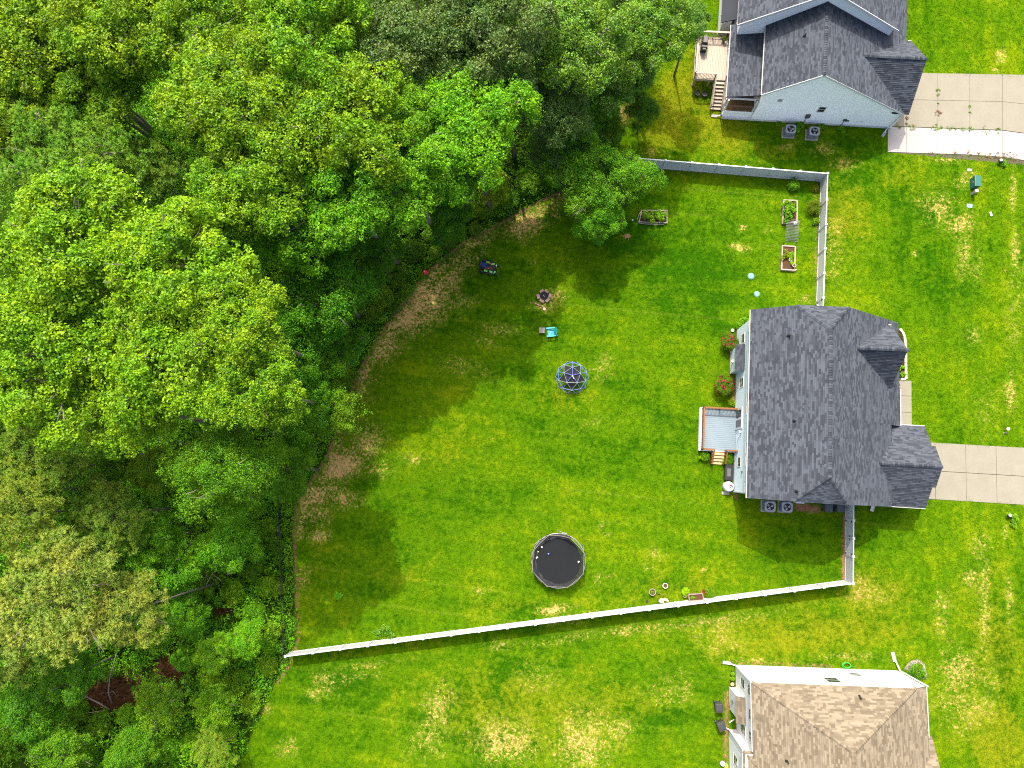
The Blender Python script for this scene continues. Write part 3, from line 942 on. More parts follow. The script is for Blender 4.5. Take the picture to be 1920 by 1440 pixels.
siding(H, [([(-.002, 0, .33), (-.002, 14.63, .33), (-.002, 14.63, 5.75), (-.002, 0, 5.75)], True),
           ([(0, -.002, .33), (11.3, -.002, .33), (11.3, -.002, 4.0), (6.75, -.002, 7.5), (2.65, -.002, 7.5), (0, -.002, 5.75)], False)], SIDE_BLUE)
up_s = (9.4-5.9)/5.2
dn = .787
planes = [[(-.25, -.33, 5.9), (2.79, -.33, 7.95), (4.95, 1.65, 9.4), (4.95, 13.05, 9.4), (2.79, 15.2, 7.95), (-.25, 15.2, 5.9)],
          [(4.95, 1.65, 9.4), (6.79, -.33, 7.95), (11.9, -.33, 3.93), (11.9, 6.4, 3.93), (4.95, 6.4, 9.4)],
          [(4.95, 6.4, 9.4), (12.95, 6.4, 3.104), (12.75, 15.25, 3.26), (6.79, 15.25, 7.95), (4.95, 13.05, 9.4)],
          [(2.79, -.33, 7.95), (6.79, -.33, 7.95), (4.95, 1.65, 9.4)],
          [(6.79, 15.22, 7.95), (2.79, 15.22, 7.95), (4.95, 13.05, 9.4)],
          [(7.75, 12.15, 7.2), (11.43, 9.55, 4.3), (11.72, 9.55, 4.3), (11.72, 12.15, 7.2)],
          [(11.72, 12.15, 7.2), (11.72, 14.75, 4.3), (11.43, 14.75, 4.3), (7.75, 12.15, 7.2)],
          [(10.35, 3.13, 5.15), (10.35, -.25, 3.0), (15.02, -.25, 3.0), (15.02, 3.13, 5.15)],
          [(15.02, 3.13, 5.15), (15.02, 6.5, 3.0), (10.35, 6.5, 3.0), (10.35, 3.13, 5.15)],
          [(15.02, 3.13, 5.155), (15.02, 1.45, 4.085), (15.3, 1.45, 4.085), (15.3, 3.13, 5.155)],
          [(15.3, 3.13, 5.155), (15.3, 4.81, 4.085), (15.02, 4.81, 4.085), (15.02, 3.13, 5.155)]]
rf = roof_part(H, GREY_SH, planes,
               [((4.95, 1.65, 9.4), (4.95, 13.05, 9.4)), ((4.95, 1.65, 9.4), (2.79, -.33, 7.95)), ((4.95, 1.65, 9.4), (6.79, -.33, 7.95)),
                ((4.95, 13.05, 9.4), (2.79, 15.2, 7.95)), ((4.95, 13.05, 9.4), (6.79, 15.2, 7.95)), ((7.75, 12.15, 7.22), (11.72, 12.15, 7.22)), ((10.35, 3.13, 5.17), (15.3, 3.13, 5.17))],
               [((-.32, -.33, 5.9), (-.32, 15.2, 5.9)), ((13.03, 6.45, 3.1), (13.03, 9.6, 3.1)), ((10.6, -.32, 3.0), (15.02, -.32, 3.0)), ((12.2, 6.57, 3.0), (15.02, 6.57, 3.0)), ((11.5, 14.82, 4.3), (11.75, 14.82, 4.3)), ((12.0, 15.3, 3.5), (12.8, 15.3, 3.1))])
for px, py, z in ((1479, 630, 7.6), (1488, 790, 7.7), (1488, 921, 7.3)):
    q = H.matrix_basis.inverted() @ P(px, py, z)
    vent_pipe(H, q.x, q.y, 5.9+(q.x+.25)*up_s)
for v, z, hh in ((13.4, 2.45, 1.1), (9.52, 2.35, 1.05), (2.62, 2.05, 1.05)):
    window(H, (-.02, v, z), '-x', .72, hh, split='v' if False else 'h')
for v in (14.05, 7.95, 7.0, 3.76, 2.65, 1.47):
    window(H, (-.02, v, 4.85), '-x', .75, 1.15)
d = MB().box(-.10, -.02, 5.5, 7.35, .76, 2.95)
do = d.build('door', TRIM, H)
for v0 in (5.68, 6.52):
    MB().box(-.118, -.101, v0, v0+.62, 1.0, 2.7).build('pane', GLASS, do)
MB().tube((-.12, 6.42, 1.75), (-.17, 6.42, 1.75), .03).build('handle', DARKM, do)
lm = MB().box(-.07, -.02, 5.12, 5.26, 2.55, 2.69)
for s in (-1, 1):
    lm.tube((-.05, 5.19, 2.62), (-.22, 5.19+.12*s, 2.5), .07, .05)
lm.build('flood_light', TRIM, H, True)
MB().lathe((-.06, 4.85, 1.7), [(.03, 0), (.05, .03), (.05, .1), (.03, .13)], 10).build('wall_lamp', TRIM, H, True)
MB().box(-.1, -.02, 1.66, 1.86, 3.15, 3.3).build('wall_vent', GREYP, H)
MB().box(-.06, -.02, 2.98, 3.1, .75, .9).build('outlet', TRIM, H)
bo = MB().box(-.52, -.03, 10.6, 12.68, .2, 2.55)
bo.add([(-.52, 10.6, 2.55), (-.03, 10.6, 2.55), (-.03, 10.6, 3.1), (-.52, 12.68, 2.55), (-.03, 12.68, 2.55), (-.03, 12.68, 3.1)], [(0, 1, 2), (5, 4, 3), (0, 2, 5, 3)])
cb = bo.build('chimney_bay', SIDE_BLUE, H)
MB().box(-.55, -.04, 10.57, 12.71, 0, .21).build('bay_foundation', FOUND, cb)
bs = MB().slab([(-.68, 10.48, 2.6), (-.68, 12.8, 2.6), (.0, 12.8, 3.25), (.0, 10.48, 3.25)], .08)
bs.courses([(-.68, 10.48, 2.6), (-.68, 12.8, 2.6), (.0, 12.8, 3.25), (.0, 10.48, 3.25)], .17, .22, .6, .026, .006, .012)
bs.build('bay_roof', GREY_SH, cb)
MB().box(-.62, -.53, 11.45, 11.7, 1.0, 1.3).box(-.7, -.62, 11.5, 11.65, 1.05, 1.25).build('flue_vent', TRIM, cb)
downspout(H, [(-.05, .08, 5.7), (-.05, .08, .25)])
downspout(H, [(11.9, -.12, 2.9), (11.9, -.12, .2)])
for u, v in ((12.75, 6.55), (12.75, 9.4)):
    MB().box(u-.08, u+.08, v-.08, v+.08, 0, 3.1).build('porch_post', TRIM, H)
MB().box(11.3, 11.36, 7.6, 8.55, .2, 2.3).build('front_door', M('front_door_paint', (.05, .07, .10), .5), H)
MB().box(14.7, 14.76, .9, 5.4, .06, 2.3).build('garage_door', TRIM, H)

# its deck
D = thing('deck', 'small pale blue painted deck with orange-brown wooden railings behind the middle house', 'deck', H.location, R(-3.3))
n = 22
for i in range(n):
    a = 3.55+i*(7.32-3.55)/n
    MB().box(-3.02, -.04, a, a+(7.32-3.55)/n-.012, .70, .74, random.random()).build('deck_board', DECK_BL, D)
fr = MB().box(-3.08, -.04, 3.5, 3.54, .42, .735).box(-3.08, -.04, 7.33, 7.37, .42, .735).box(-3.09, -3.03, 3.5, 7.37, .42, .735)
fr.box(-2.95, -.1, 3.6, 3.66, .5, .69).box(-2.95, -.1, 7.2, 7.26, .5, .69)
fr.build('rim_board', SIDE_PALE, D)
MB().box(-3.16, -3.10, 3.5, 7.37, .03, .70).build('skirting', SIDE_PALE, D)
for x, y in ((-2.95, 3.65), (-2.95, 7.2), (-1.5, 3.65), (-1.5, 7.2)):
    MB().box(x-.06, x+.06, y-.06, y+.06, 0, .5).build('footing_post', WOOD_OR, D)
railing(D, [((-3.0, 7.28, .74), (-.12, 7.28, .74)), ((-3.0, 3.6, .74), (-3.0, 7.28, .74)), ((-3.0, 3.6, .74), (-2.05, 3.6, .74)), ((-.95, 3.6, .74), (-.06, 3.6, .74))], .3, .92, WOOD_OR, WOOD_OR)
for i in range(4):
    MB().box(-2.0, -.95, 3.47-(i+1)*.27, 3.47-i*.27-.02, .56-i*.16, .60-i*.16, random.random()).build('tread', M('tan_tread_wood', (.52, .34, .17), .8, .25, 6.0, .15), D)
for x in (-2.04, -.91):
    MB().beam((x, 3.5, .60), (x, 2.42, -.02), .05, .24).build('stringer', WOOD_OR, D)
    MB().beam((x, 3.55, 1.62), (x, 2.45, .98), .12, .05).build('stair_rail', WOOD_OR, D)
    MB().box(x-.045, x+.045, 2.42, 2.51, 0, 1.0).build('post', WOOD_OR, D)
    b = MB()
    for k in range(1, 9):
        y = 3.5-k*.12
        b.beam((x, y, .62-k*.07), (x, y, 1.58-k*.07), .035, .035)
    b.build('balusters', WOOD_OR, D, kind='stuff')

def at(frame, u, v, z=0.0):
    return frame.matrix_basis @ Vector((u, v, z))

# ---------------------------------------------------------------- the upper house
U = house_frame('house', 'upper house with dark grey roofs and a screened porch, cut by the top edge', 1660, 243, -5.3)
w = MB().extrude([(-12.4, .3), (-12.4, 4.65), (-8.5, 7.95), (0, 2.7), (0, .3)], .15, 7.0)
w.box(-3.5, .45, .17, 6.9, .05, 2.6)
w.add([(.45, .17, 2.6), (.45, 6.9, 2.6), (.45, 3.55, 5.35), (-3, .17, 2.6), (-3, 6.9, 2.6), (-3, 3.55, 5.35)], [(0, 1, 2), (5, 4, 3), (0, 2, 5, 3), (1, 4, 5, 2)])
w.extrude([(-14.8, .3), (-14.8, 5.15), (-8.5, 9.6), (-1.75, 5.3), (-1.75, .3)], 6.6, 18.0)
w.build('wall', SIDE_PALE, U)
siding(U, [([(-12.4, .148, .33), (0, .148, .33), (0, .148, 2.72), (-8.5, .148, 7.95), (-12.4, .148, 4.65)], False),
           ([(-14.8, 6.598, .33), (-1.75, 6.598, .33), (-1.75, 6.598, 5.3), (-8.5, 6.598, 9.6), (-14.8, 6.598, 5.15)], False)], SIDE_PALE)
MB().box(-15.05, .03, .12, 7, 0, .31).build('foundation', M('white_parge', (.55, .55, .54), .9, .15, 2.0, .1), U)
uw, ue = (8.3-4.8)/4.1, 5.5/8.98
rp = [[(-12.6, .02, 4.8), (-12.6, 7.0, 4.8), (-8.5, 7.0, 8.3), (-8.5, .02, 8.3)],
      [(-8.5, .02, 8.3), (-8.5, 7.0, 8.3), (.48, 7.0, 2.8), (.48, .02, 2.8)],
      [(-5.0, 3.55, 5.8), (-.6, .02, 2.8), (.8, .02, 2.8), (.8, 3.55, 5.8)],
      [(.8, 3.55, 5.8), (.8, 7.08, 2.8), (-.6, 7.08, 2.8), (-5.0, 3.55, 5.8)],
      [(-15.15, 6.25, 5.2), (-15.15, 18.0, 5.2), (-8.5, 18.0, 9.95), (-8.5, 6.25, 9.95)],
      [(-8.5, 6.25, 9.95), (-8.5, 18.0, 9.95), (-1.5, 18.0, 5.45), (-1.5, 6.25, 5.45)],
      [(-15.3, .55, 3.2), (-15.3, 7.6, 3.2), (-12.42, 7.6, 3.75), (-12.42, .55, 3.75)],
      [(-1.9, 6.9, 4.25), (-1.9, 16.0, 4.25), (.3, 16.0, 2.9), (.3, 6.9, 2.9)]]
roof_part(U, GREY_SH, rp, [((-8.5, .02, 8.32), (-8.5, 6.6, 8.32)), ((-5.0, 3.55, 5.82), (.8, 3.55, 5.82)), ((-8.5, 6.25, 9.97), (-8.5, 18, 9.97))],
          [((-15.36, .55, 3.2), (-15.36, 7.6, 3.2)), ((-12.66, .05, 4.8), (-12.66, 6.4, 4.8)), ((.55, 7.15, 2.8), (.85, 7.15, 2.8))])
for a, b in (((-15.15, 6.24, 5.12), (-8.5, 6.24, 9.87)), ((-8.5, 6.24, 9.87), (-1.5, 6.24, 5.37)), ((-12.6, .02, 4.7), (-8.5, .02, 8.2)), ((-8.5, .02, 8.2), (.45, .02, 2.7))):
    MB().beam(a, b, .05, .2).build('rake_board', TRIM, U)
MB().box(-15.25, -12.42, .52, .57, 2.85, 3.12).build('porch_fascia', TRIM, U)
vent_pipe(U, -9.9, 4.2, 8.3-1.4*uw)
window(U, (-6.75, .13, 2.7), '-y', .55, .8)
window(U, (-10.75, .13, 3.85), '-y', .28, .28)
MB().box(-7.75, -7.35, .0, .125, 1.2, 1.75).tube((-7.55, .06, 0), (-7.55, .06, 1.2), .03).build('electric_meter', GREYP, U)
MB().box(-4.25, -3.95, .03, .125, 1.0, 1.3).box(-4.0, -3.7, .05, .125, .95, 1.1).tube((-4.1, .07, 0), (-4.1, .07, 1.0), .025).build('gas_meter', GREYP, U)
MB().box(-2.6, -2.45, .08, .125, .9, 1.0).build('outlet', TRIM, U)
downspout(U, [(.2, -.02, 2.7), (.05, -.02, .2), (-.1, -.35, .1)])
MB().cbox((-.15, -.5, .06), (.25, .6, .1), rot=-.5).build('splash_block', CONC_NEW, U)
downspout(U, [(-15.3, .42, 3.1), (-15.2, .35, .25), (-15.6, .3, .12)])
MB().cbox((-15.75, .33, .07), (.6, .25, .12)).build('splash_block', CONC_NEW, U)
# screened porch under the shed roof
pw = MB().box(-15.1, -12.41, .3, .36, .3, 1.2).box(-15.1, -15.04, .36, 7.3, .3, 1.2)
pb = pw.build('porch_base', SIDE_PALE, U)
for i in range(19):
    x = -15.0+i*.137
    MB().box(x, x+.127, .4, 6.5, 1.16, 1.2, random.random()).build('floor_board', M('brown_porch_floor', (.36, .22, .10), .8, .25, 5.0, .15, tint=.3), pb)
for x, y in ((-15.1, .33), (-12.55, .33), (-15.1, 3.6), (-15.1, 7.2)):
    MB().box(x-.06, x+.06, y-.06, y+.06, 1.2, 3.1).build('porch_post', TRIM, pb)
pr = MB().beam((-15.0, .33, 2.1), (-12.6, .33, 2.1), .12, .05).beam((-15.0, .33, 1.3), (-12.6, .33, 1.3), .05, .08)
for i in range(18):
    pr.box(-14.9+i*.13, -14.86+i*.13, .31, .35, 1.3, 2.08)
pr.build('porch_railing', M('brown_porch_rail', (.24, .13, .08), .8), pb)
lw = MB().box(-16.0, -15.16, 8.3, 16.0, .2, 2.7)
lw.build('side_wing', SIDE_WHITE, U)
MB().slab([(-16.2, 8.1, 2.75), (-16.2, 16.2, 2.75), (-14.9, 16.2, 3.3), (-14.9, 8.1, 3.3)], .1).build('wing_roof', GREY_SH, U)
MB().lathe((-16.06, 9.3, 2.0), [(.04, 0), (.09, .06), (.09, .16), (.04, .22)], 10).build('wall_lamp', TRIM, U, True)

DU = thing('deck', 'raised weathered wooden deck with plank floor and stairs beside the upper house', 'deck', U.location, R(-5.3))
x0, x1, y0, y1, zf = -18.1, -15.2, 3.2, 7.3, 1.5
nb = 20
for i in range(nb):
    a = x0+i*(x1-x0)/nb
    MB().box(a, a+(x1-x0)/nb-.015, y0, y1, zf-.04, zf+random.uniform(-.004, .004), random.random()).build('deck_board', WOOD_GY, DU)
MB().box(x0-.05, x1, y0-.05, y0-.002, zf-.3, zf-.01).box(x0-.05, x1, y1+.002, y1+.05, zf-.3, zf-.01).box(x0-.06, x0-.012, y0-.05, y1+.05, zf-.3, zf-.01).build('rim_board', WOOD_GY, DU)
for x in (x0+.1, -16.6, x1-.1):
    for y in (y0+.1, y1-.1):
        MB().box(x-.07, x+.07, y-.07, y+.07, 0, zf-.05).build('footing_post', WOOD_GY, DU)
railing(DU, [((x0, y1, zf), (x1, y1, zf)), ((x0, y0, zf), (x0, y1, zf)), ((x0, y0, zf), (-16.25, y0, zf))], .3, 1.0, WOOD_GY, M('dark_baluster_wood', (.24, .16, .11), .85, .2, 6.0, .1), rw=.16)
for i in range(8):
    MB().box(-16.15, -15.25, 3.1-(i+1)*.27, 3.1-i*.27-.03, zf-.19-i*.165, zf-.15-i*.165, random.random()).build('tread', WOOD_GY, DU)
    MB().box(-16.15, -15.25, 3.1-(i+1)*.27-.005, 3.1-(i+1)*.27+.02, zf-.36-i*.165, zf-.19-i*.165, .1).build('riser', M('dark_baluster_wood', (.24, .16, .11)), DU)
for x in (-16.2, -15.2):
    MB().beam((x, 3.15, zf-.12), (x, .95, .06), .05, .26).build('stringer', WOOD_GY, DU)
    MB().beam((x, 3.15, zf+.9), (x, 1.0, 1.05), .11, .05).build('stair_rail', WOOD_GY, DU)
    for y, zz in ((3.15, zf+.9), (1.0, 1.02)):
        MB().box(x-.045, x+.045, y-.045, y+.045, 0, zz).build('post', WOOD_GY, DU)
# covered grill standing on it
g = thing('grill', 'barbecue grill under a black cover on the weathered deck', 'grill', at(U, -17.45, 6.35, 1.5), R(-8))
gm_ = MB()
gm_.cbox((0, 0, .45), (.55, 1.1, .9), taper=.95); gm_.cbox((0, .05, 1.0), (.55, .75, .25), taper=.7); gm_.cbox((0, -.62, .72), (.42, .3, .2), taper=.7); gm_.cbox((0, .62, .76), (.42, .26, .2), taper=.7)
gm_.build('cover', BLACKP, g)
MB().tube((-.3, -.25, .95), (-.3, .25, .95), .02).build('handle', GREYP, g)
pk = thing('potted_plant', 'little potted plant by the rail of the weathered deck', 'potted plant', at(U, -15.65, 7.0, 1.5))
MB().lathe((0, 0, 0), [(.09, 0), (.14, .25), (.12, .25)], 12).build('pot', BLACKP, pk)
o = link('plant', KINDS['bush0'][0][0], pk); o.location = (0, 0, .4); o.scale = (.18,)*3; o.color = (1, 1, .8, 1)
for i, (u, v, what) in enumerate(((-17.5, 2.45, 'left'), (-16.8, 2.4, 'right'))):
    bk = thing('bucket', f'dark round tub under the weathered deck, the {what}-hand one of two', 'tub', at(U, u, v))
    MB().lathe((0, 0, 0), [(.2, 0), (.26, .32), (.28, .34), (.24, .34), (.22, .28)], 16).build('tub', BLACKP, bk)
    MB().lathe((0, 0, .2), [(.2, 0), (.05, .04)], 12).build('contents', STEEL, bk)

# ---------------------------------------------------------------- the lower house
Lw = house_frame('house', 'lower house with tan shingle roof and white siding, cut by the bottom edge', 1379, 1247, -.8)
w = MB().box(0, 13.5, -16, 0, .3, 4.5).box(0, 12.0, -16, -.002, 4.5, 5.45).box(-.65, .2, -16, -5.3, .3, 5.45)
w.box(13.1, 13.6, -14, -5.0, .05, 3.2)
w.build('wall', SIDE_WHITE, Lw)
siding(Lw, [([(0, .002, .33), (13.5, .002, .33), (13.5, .002, 4.45), (0, .002, 4.45)], True), ([(-.002, -5.3, .33), (-.002, 0, .33), (-.002, 0, 5.45), (-.002, -5.3, 5.45)], True),
            ([(-.652, -14, .33), (-.652, -5.3, .33), (-.652, -5.3, 5.45), (-.652, -14, 5.45)], True)], SIDE_WHITE)
MB().box(-.03, 13.53, -5.3, .03, 0, .31).box(-.68, 13, -16, -5.27, 0, .31).build('foundation', M('pale_parge', (.50, .48, .44), .9, .15, 2.0, .1), Lw)
ap = (6.37, -3.8, 8.5); ez = 5.62
rp = [[(-.1, .12, ez), (12.35, .12, ez), ap], [(-.1, .12, ez), ap, (6.37, -16, 8.5), (-.1, -16, ez)],
      [(12.35, .12, ez), (13.3, .12, 5.15), (13.3, -16, 5.15), (6.37, -16, 8.5), ap],
      [(-.78, -5.1, 5.3), (.9, -6.8, 6.06), (.9, -16, 6.06), (-.78, -16, 5.3)], [(-.78, -5.1, 5.3), (.5, -5.1, 5.3), (.9, -6.8, 6.06)],
      [(10.2, -8.2, 6.75), (14.6, -8.2, 6.75), (14.0, -3.7, 4.2), (11.6, -3.7, 4.2)], [(14.6, -8.2, 6.75), (10.2, -8.2, 6.75), (11.6, -13, 4.2), (14.2, -13, 4.2)]]
rp[5] = [(10.2, -8.2, 6.75), (13.9, -8.2, 6.75), (13.9, -3.7, 4.4), (10.2, -3.7, 4.4)]
rp[6] = [(13.9, -8.2, 6.75), (10.2, -8.2, 6.75), (10.2, -13, 4.2), (13.9, -13, 4.2)]
roof_part(Lw, TAN_SH, rp, [((-.1, .12, ez), ap), (ap, (12.35, .12, ez)), (ap, (6.37, -16, 8.5)), ((-.78, -5.1, 5.3), (.9, -6.8, 6.06))],
          [((-.17, .15, ez), (-.17, -5.05, ez)), ((-.1, .19, ez), (12.35, .19, ez)), ((13.37, .12, 5.15), (13.37, -3.6, 5.15)), ((-.85, -5.1, 5.3), (-.85, -14, 5.3))])
for px, py, z in ((1617, 1311, 6.6), (1475, 1426, 6.5)):
    q = Lw.matrix_basis.inverted() @ P(px, py, z)
    zz = ez+(-q.y)*.74 if px > 1550 else ez+q.x*.445
    vent_pipe(Lw, q.x, q.y, zz, .06)
window(Lw, (-.02, -.82, 2.5), '-x', .7, 1.2)
window(Lw, (-.67, -7.0, 2.3), '-x', .75, 1.3); window(Lw, (-.67, -8.1, 2.3), '-x', .75, 1.3)
window(Lw, (-.02, -4.5, 2.3), '-x', .75, 1.3)
for v in (-.75, -2.6, -4.3):
    window(Lw, (-.02, v, 4.7), '-x', .75, 1.0)
window(Lw, (6.75, .02, 3.7), '+y', 1.0, 1.3); window(Lw, (9.3, .02, 1.75), '+y', .75, .8)
bo = MB().box(-.58, -.03, -3.6, -1.8, .2, 2.75)
bo.add([(-.58, -3.6, 2.75), (-.03, -3.6, 2.75), (-.03, -3.6, 3.1), (-.58, -1.8, 2.75), (-.03, -1.8, 2.75), (-.03, -1.8, 3.1)], [(0, 1, 2), (5, 4, 3), (0, 2, 5, 3)])
cb = bo.build('chimney_bay', SIDE_WHITE, Lw)
MB().box(-.61, -.04, -3.63, -1.77, 0, .21).build('bay_foundation', FOUND, cb)
bs = MB(); pl = [(-.72, -3.85, 2.85), (-.72, -1.75, 2.85), (.0, -1.75, 3.25), (.0, -3.85, 3.25)]
bs.slab(pl, .08).courses(pl, .17, .22, .6, .026, .006, .012)
bs.build('bay_roof', TAN_SH, cb)
MB().box(-.68, -.59, -2.75, -2.55, 1.3, 1.5).tube((-.72, -2.65, 1.4), (-.72, -2.65, 1.1), .03).build('flue_vent', GREYP, cb)
downspout(Lw, [(-.1, .06, 5.5), (-.1, .06, .3), (-.5, .12, .12)])
downspout(Lw, [(-.72, -5.2, 5.2), (-.72, -5.2, .3), (-1.2, -5.0, .12)])
downspout(Lw, [(13.6, .1, 4.8), (13.55, .1, .35), (13.3, .9, .1)], .1)
MB().cbox((13.2, 1.15, .07), (.3, .8, .1), rot=.2).build('splash_block', CONC_NEW, Lw)
MB().cbox((-.75, .18, .07), (.7, .25, .12), rot=-.1).build('splash_block', CONC_NEW, Lw)

# ================================================================ PAVING
def slab_quad(parent, q, mat, z0=-.05, z1=.045, gap=.012):
    c = sum((Vector(p) for p in q), Vector((0, 0)))/len(q)
    pts = []
    for p in q:
        d = Vector(p)-c
        pts.append(tuple(c+d*(1-gap/max(d.length, .1)*1.4)))
    a = sum(pts[i][0]*pts[(i+1) % len(pts)][1]-pts[(i+1) % len(pts)][0]*pts[i][1] for i in range(len(pts)))
    if a < 0:
        pts.reverse()
    n = len(pts)
    m = MB()
    ins = [tuple(c+(Vector(p)-c)*.994) for p in pts]
    vs = [(x, y, z0) for x, y in pts]+[(x, y, z1-.006) for x, y in pts]+[(x, y, z1) for x, y in ins]
    m.add(vs, [tuple(range(2*n, 3*n))]+[(k*n+i, k*n+(i+1) % n, (k+1)*n+(i+1) % n, (k+1)*n+i) for k in (0, 1) for i in range(n)])
    return m.build('slab', mat, parent)

JOINT = M('joint_dirt', (.12, .10, .075), .95, .3, 4.0, .05)
def sheet(name, poly, z, mat):
    m = MB(); m.add([(x, y, z) for x, y in poly], [tuple(range(len(poly)))])
    o = m.build(name, mat); o['kind'] = 'structure'
    return o
hp = lambda u, v: tuple(at(H, u, v)[:2])
dr = sheet('driveway', [hp(13.5, .5), hp(30, .5), hp(30, 5.42), hp(13.5, 5.42)], .006, JOINT)
xs = [13.5, 17.3, 19.88, 22.42, 24.95, 27.5, 30]
for i in range(6):
    for v0, v1 in ((.48, 2.93), (2.95, 5.42)):
        slab_quad(dr, [hp(xs[i], v0), hp(xs[i+1], v0), hp(xs[i+1], v1), hp(xs[i], v1)], CONC)
wk = sheet('walkway', [hp(12.2, 6.5), hp(15.36, 6.5), hp(15.36, 10.8), hp(12.2, 10.8)], .006, JOINT)
for v0, v1 in ((6.5, 7.95), (7.96, 9.42), (9.43, 10.8)):
    slab_quad(wk, [hp(12.2, v0), hp(15.36, v0), hp(15.36, v1), hp(12.2, v1)], CONC)
g2 = lambda x, y: tuple(P(x, y)[:2])
topl = lambda x: 137+(x-1725)*.018
midl = lambda x: 187.5+(x-1718)*.022+max(0, x-1880)*.08
lowl = lambda x: 237+(x-1677)*.036+max(0, x-1880)*.1
botl = lambda x: 285.5+(x-1664)*.032+max(0, x-1860)*.12
du = sheet('driveway', [g2(1640, topl(1640)), g2(2060, topl(2060)), g2(2060, lowl(2060)), g2(1640, lowl(1640))], .006, JOINT)
xs = [1640, 1699, 1758, 1818, 1879, 1940, 2000, 2060]
for a, b in zip(xs[:-1], xs[1:]):
    for f0, f1 in ((topl, midl), (midl, lowl)):
        slab_quad(du, [g2(a, f0(a)), g2(b, f0(b)), g2(b, f1(b)), g2(a, f1(a))], CONC)
dw = sheet('parking_strip', [g2(1664, lowl(1664)+1), g2(2060, lowl(2060)+1), g2(2060, botl(2060)), g2(1664, botl(1664))], .006, JOINT)
xs[0] = 1664
for a, b in zip(xs[:-1], xs[1:]):
    slab_quad(dw, [g2(a, lowl(a)+1), g2(b, lowl(b)+1), g2(b, botl(b)), g2(a, botl(a))], CONC_NEW, z1=.055)
NO_GRASS += [[(1745, 832), (1990, 842), (1990, 945), (1700, 932)], [(1640, 712), (1709, 715), (1709, 797), (1640, 797)], [(1640, 139), (1960, 144), (1960, 303), (1850, 290), (1667, 283), (1660, 237)],
             [(1384, 620), (1660, 618), (1700, 948), (1374, 923)], [(1360, 1250), (1740, 1256), (1760, 1500), (1360, 1500)], [(1353, 222), (1660, 243), (1700, 0), (1370, 0)], [(1640, 620), (1697, 636), (1697, 714), (1640, 714)]]

# weeds in the joints of the upper driveway
def clump_stuff(name, label, spots, mat, seed, col=(1, 1, 1), leaf=.12, wr=.3):
    rng = np.random.default_rng(seed)
    S, Nn = [], []
    for x, y, r, h, n in spots:
        p = P(x, y)
        for _ in range(n):
            a, q = rng.uniform(0, 6.28), r*math.sqrt(rng.random())
            S.append((p.x+q*math.cos(a), p.y+q*math.sin(a), .05+h*rng.random())); Nn.append((rng.normal(0, .3), rng.normal(0, .3), 1))
    V, F, ti = spray_leaves(rng, np.array(S), np.array(Nn), 9, .13, leaf, wr, .6, .3)
    o = link(name, np_mesh(name, V, F, mat, ti))
    o.color = (*col, 1)
    return tag(o, label, 'weeds', kind='stuff')
clump_stuff('weeds', 'small green weeds growing in the driveway joints', [(1684, 237, .25, .1, 8), (1709, 239, .3, .1, 10), (1754, 240, .35, .1, 14), (1762, 241, .2, .1, 8), (1779, 242, .22, .1, 7), (1790, 242, .1, .1, 4), (1804, 243, .2, .1, 6),
    (1818, 244, .25, .1, 9), (1845, 245, .5, .06, 9), (1871, 246, .3, .1, 9), (1758, 170, .1, .1, 7), (1758, 178, .1, .1, 5), (1818, 200, .06, .08, 4), (1818, 212, .06, .08, 4), (1758, 195, .05, .06, 3)], LEAF_FINE, 5)
clump_stuff('dry_weeds', 'dry brown weeds along the driveway edge', [(1758, 214, .28, .1, 12), (1700, 222, .12, .1, 6), (1709, 240, .3, .08, 6), (1699, 232, .06, .1, 4), (1745, 287, .2, .05, 4), (1790, 286, .2, .05, 4), (1817, 287, .3, .05, 7), (1836, 289, .3, .05, 8),
    (1852, 291, .35, .05, 10), (1870, 293, .35, .05, 10), (1885, 290, .35, .05, 14), (1900, 296, .3, .05, 10)], M('dry_weed', (.30, .16, .07), .9, .3, 6.0, .1, tint=.5), 6)

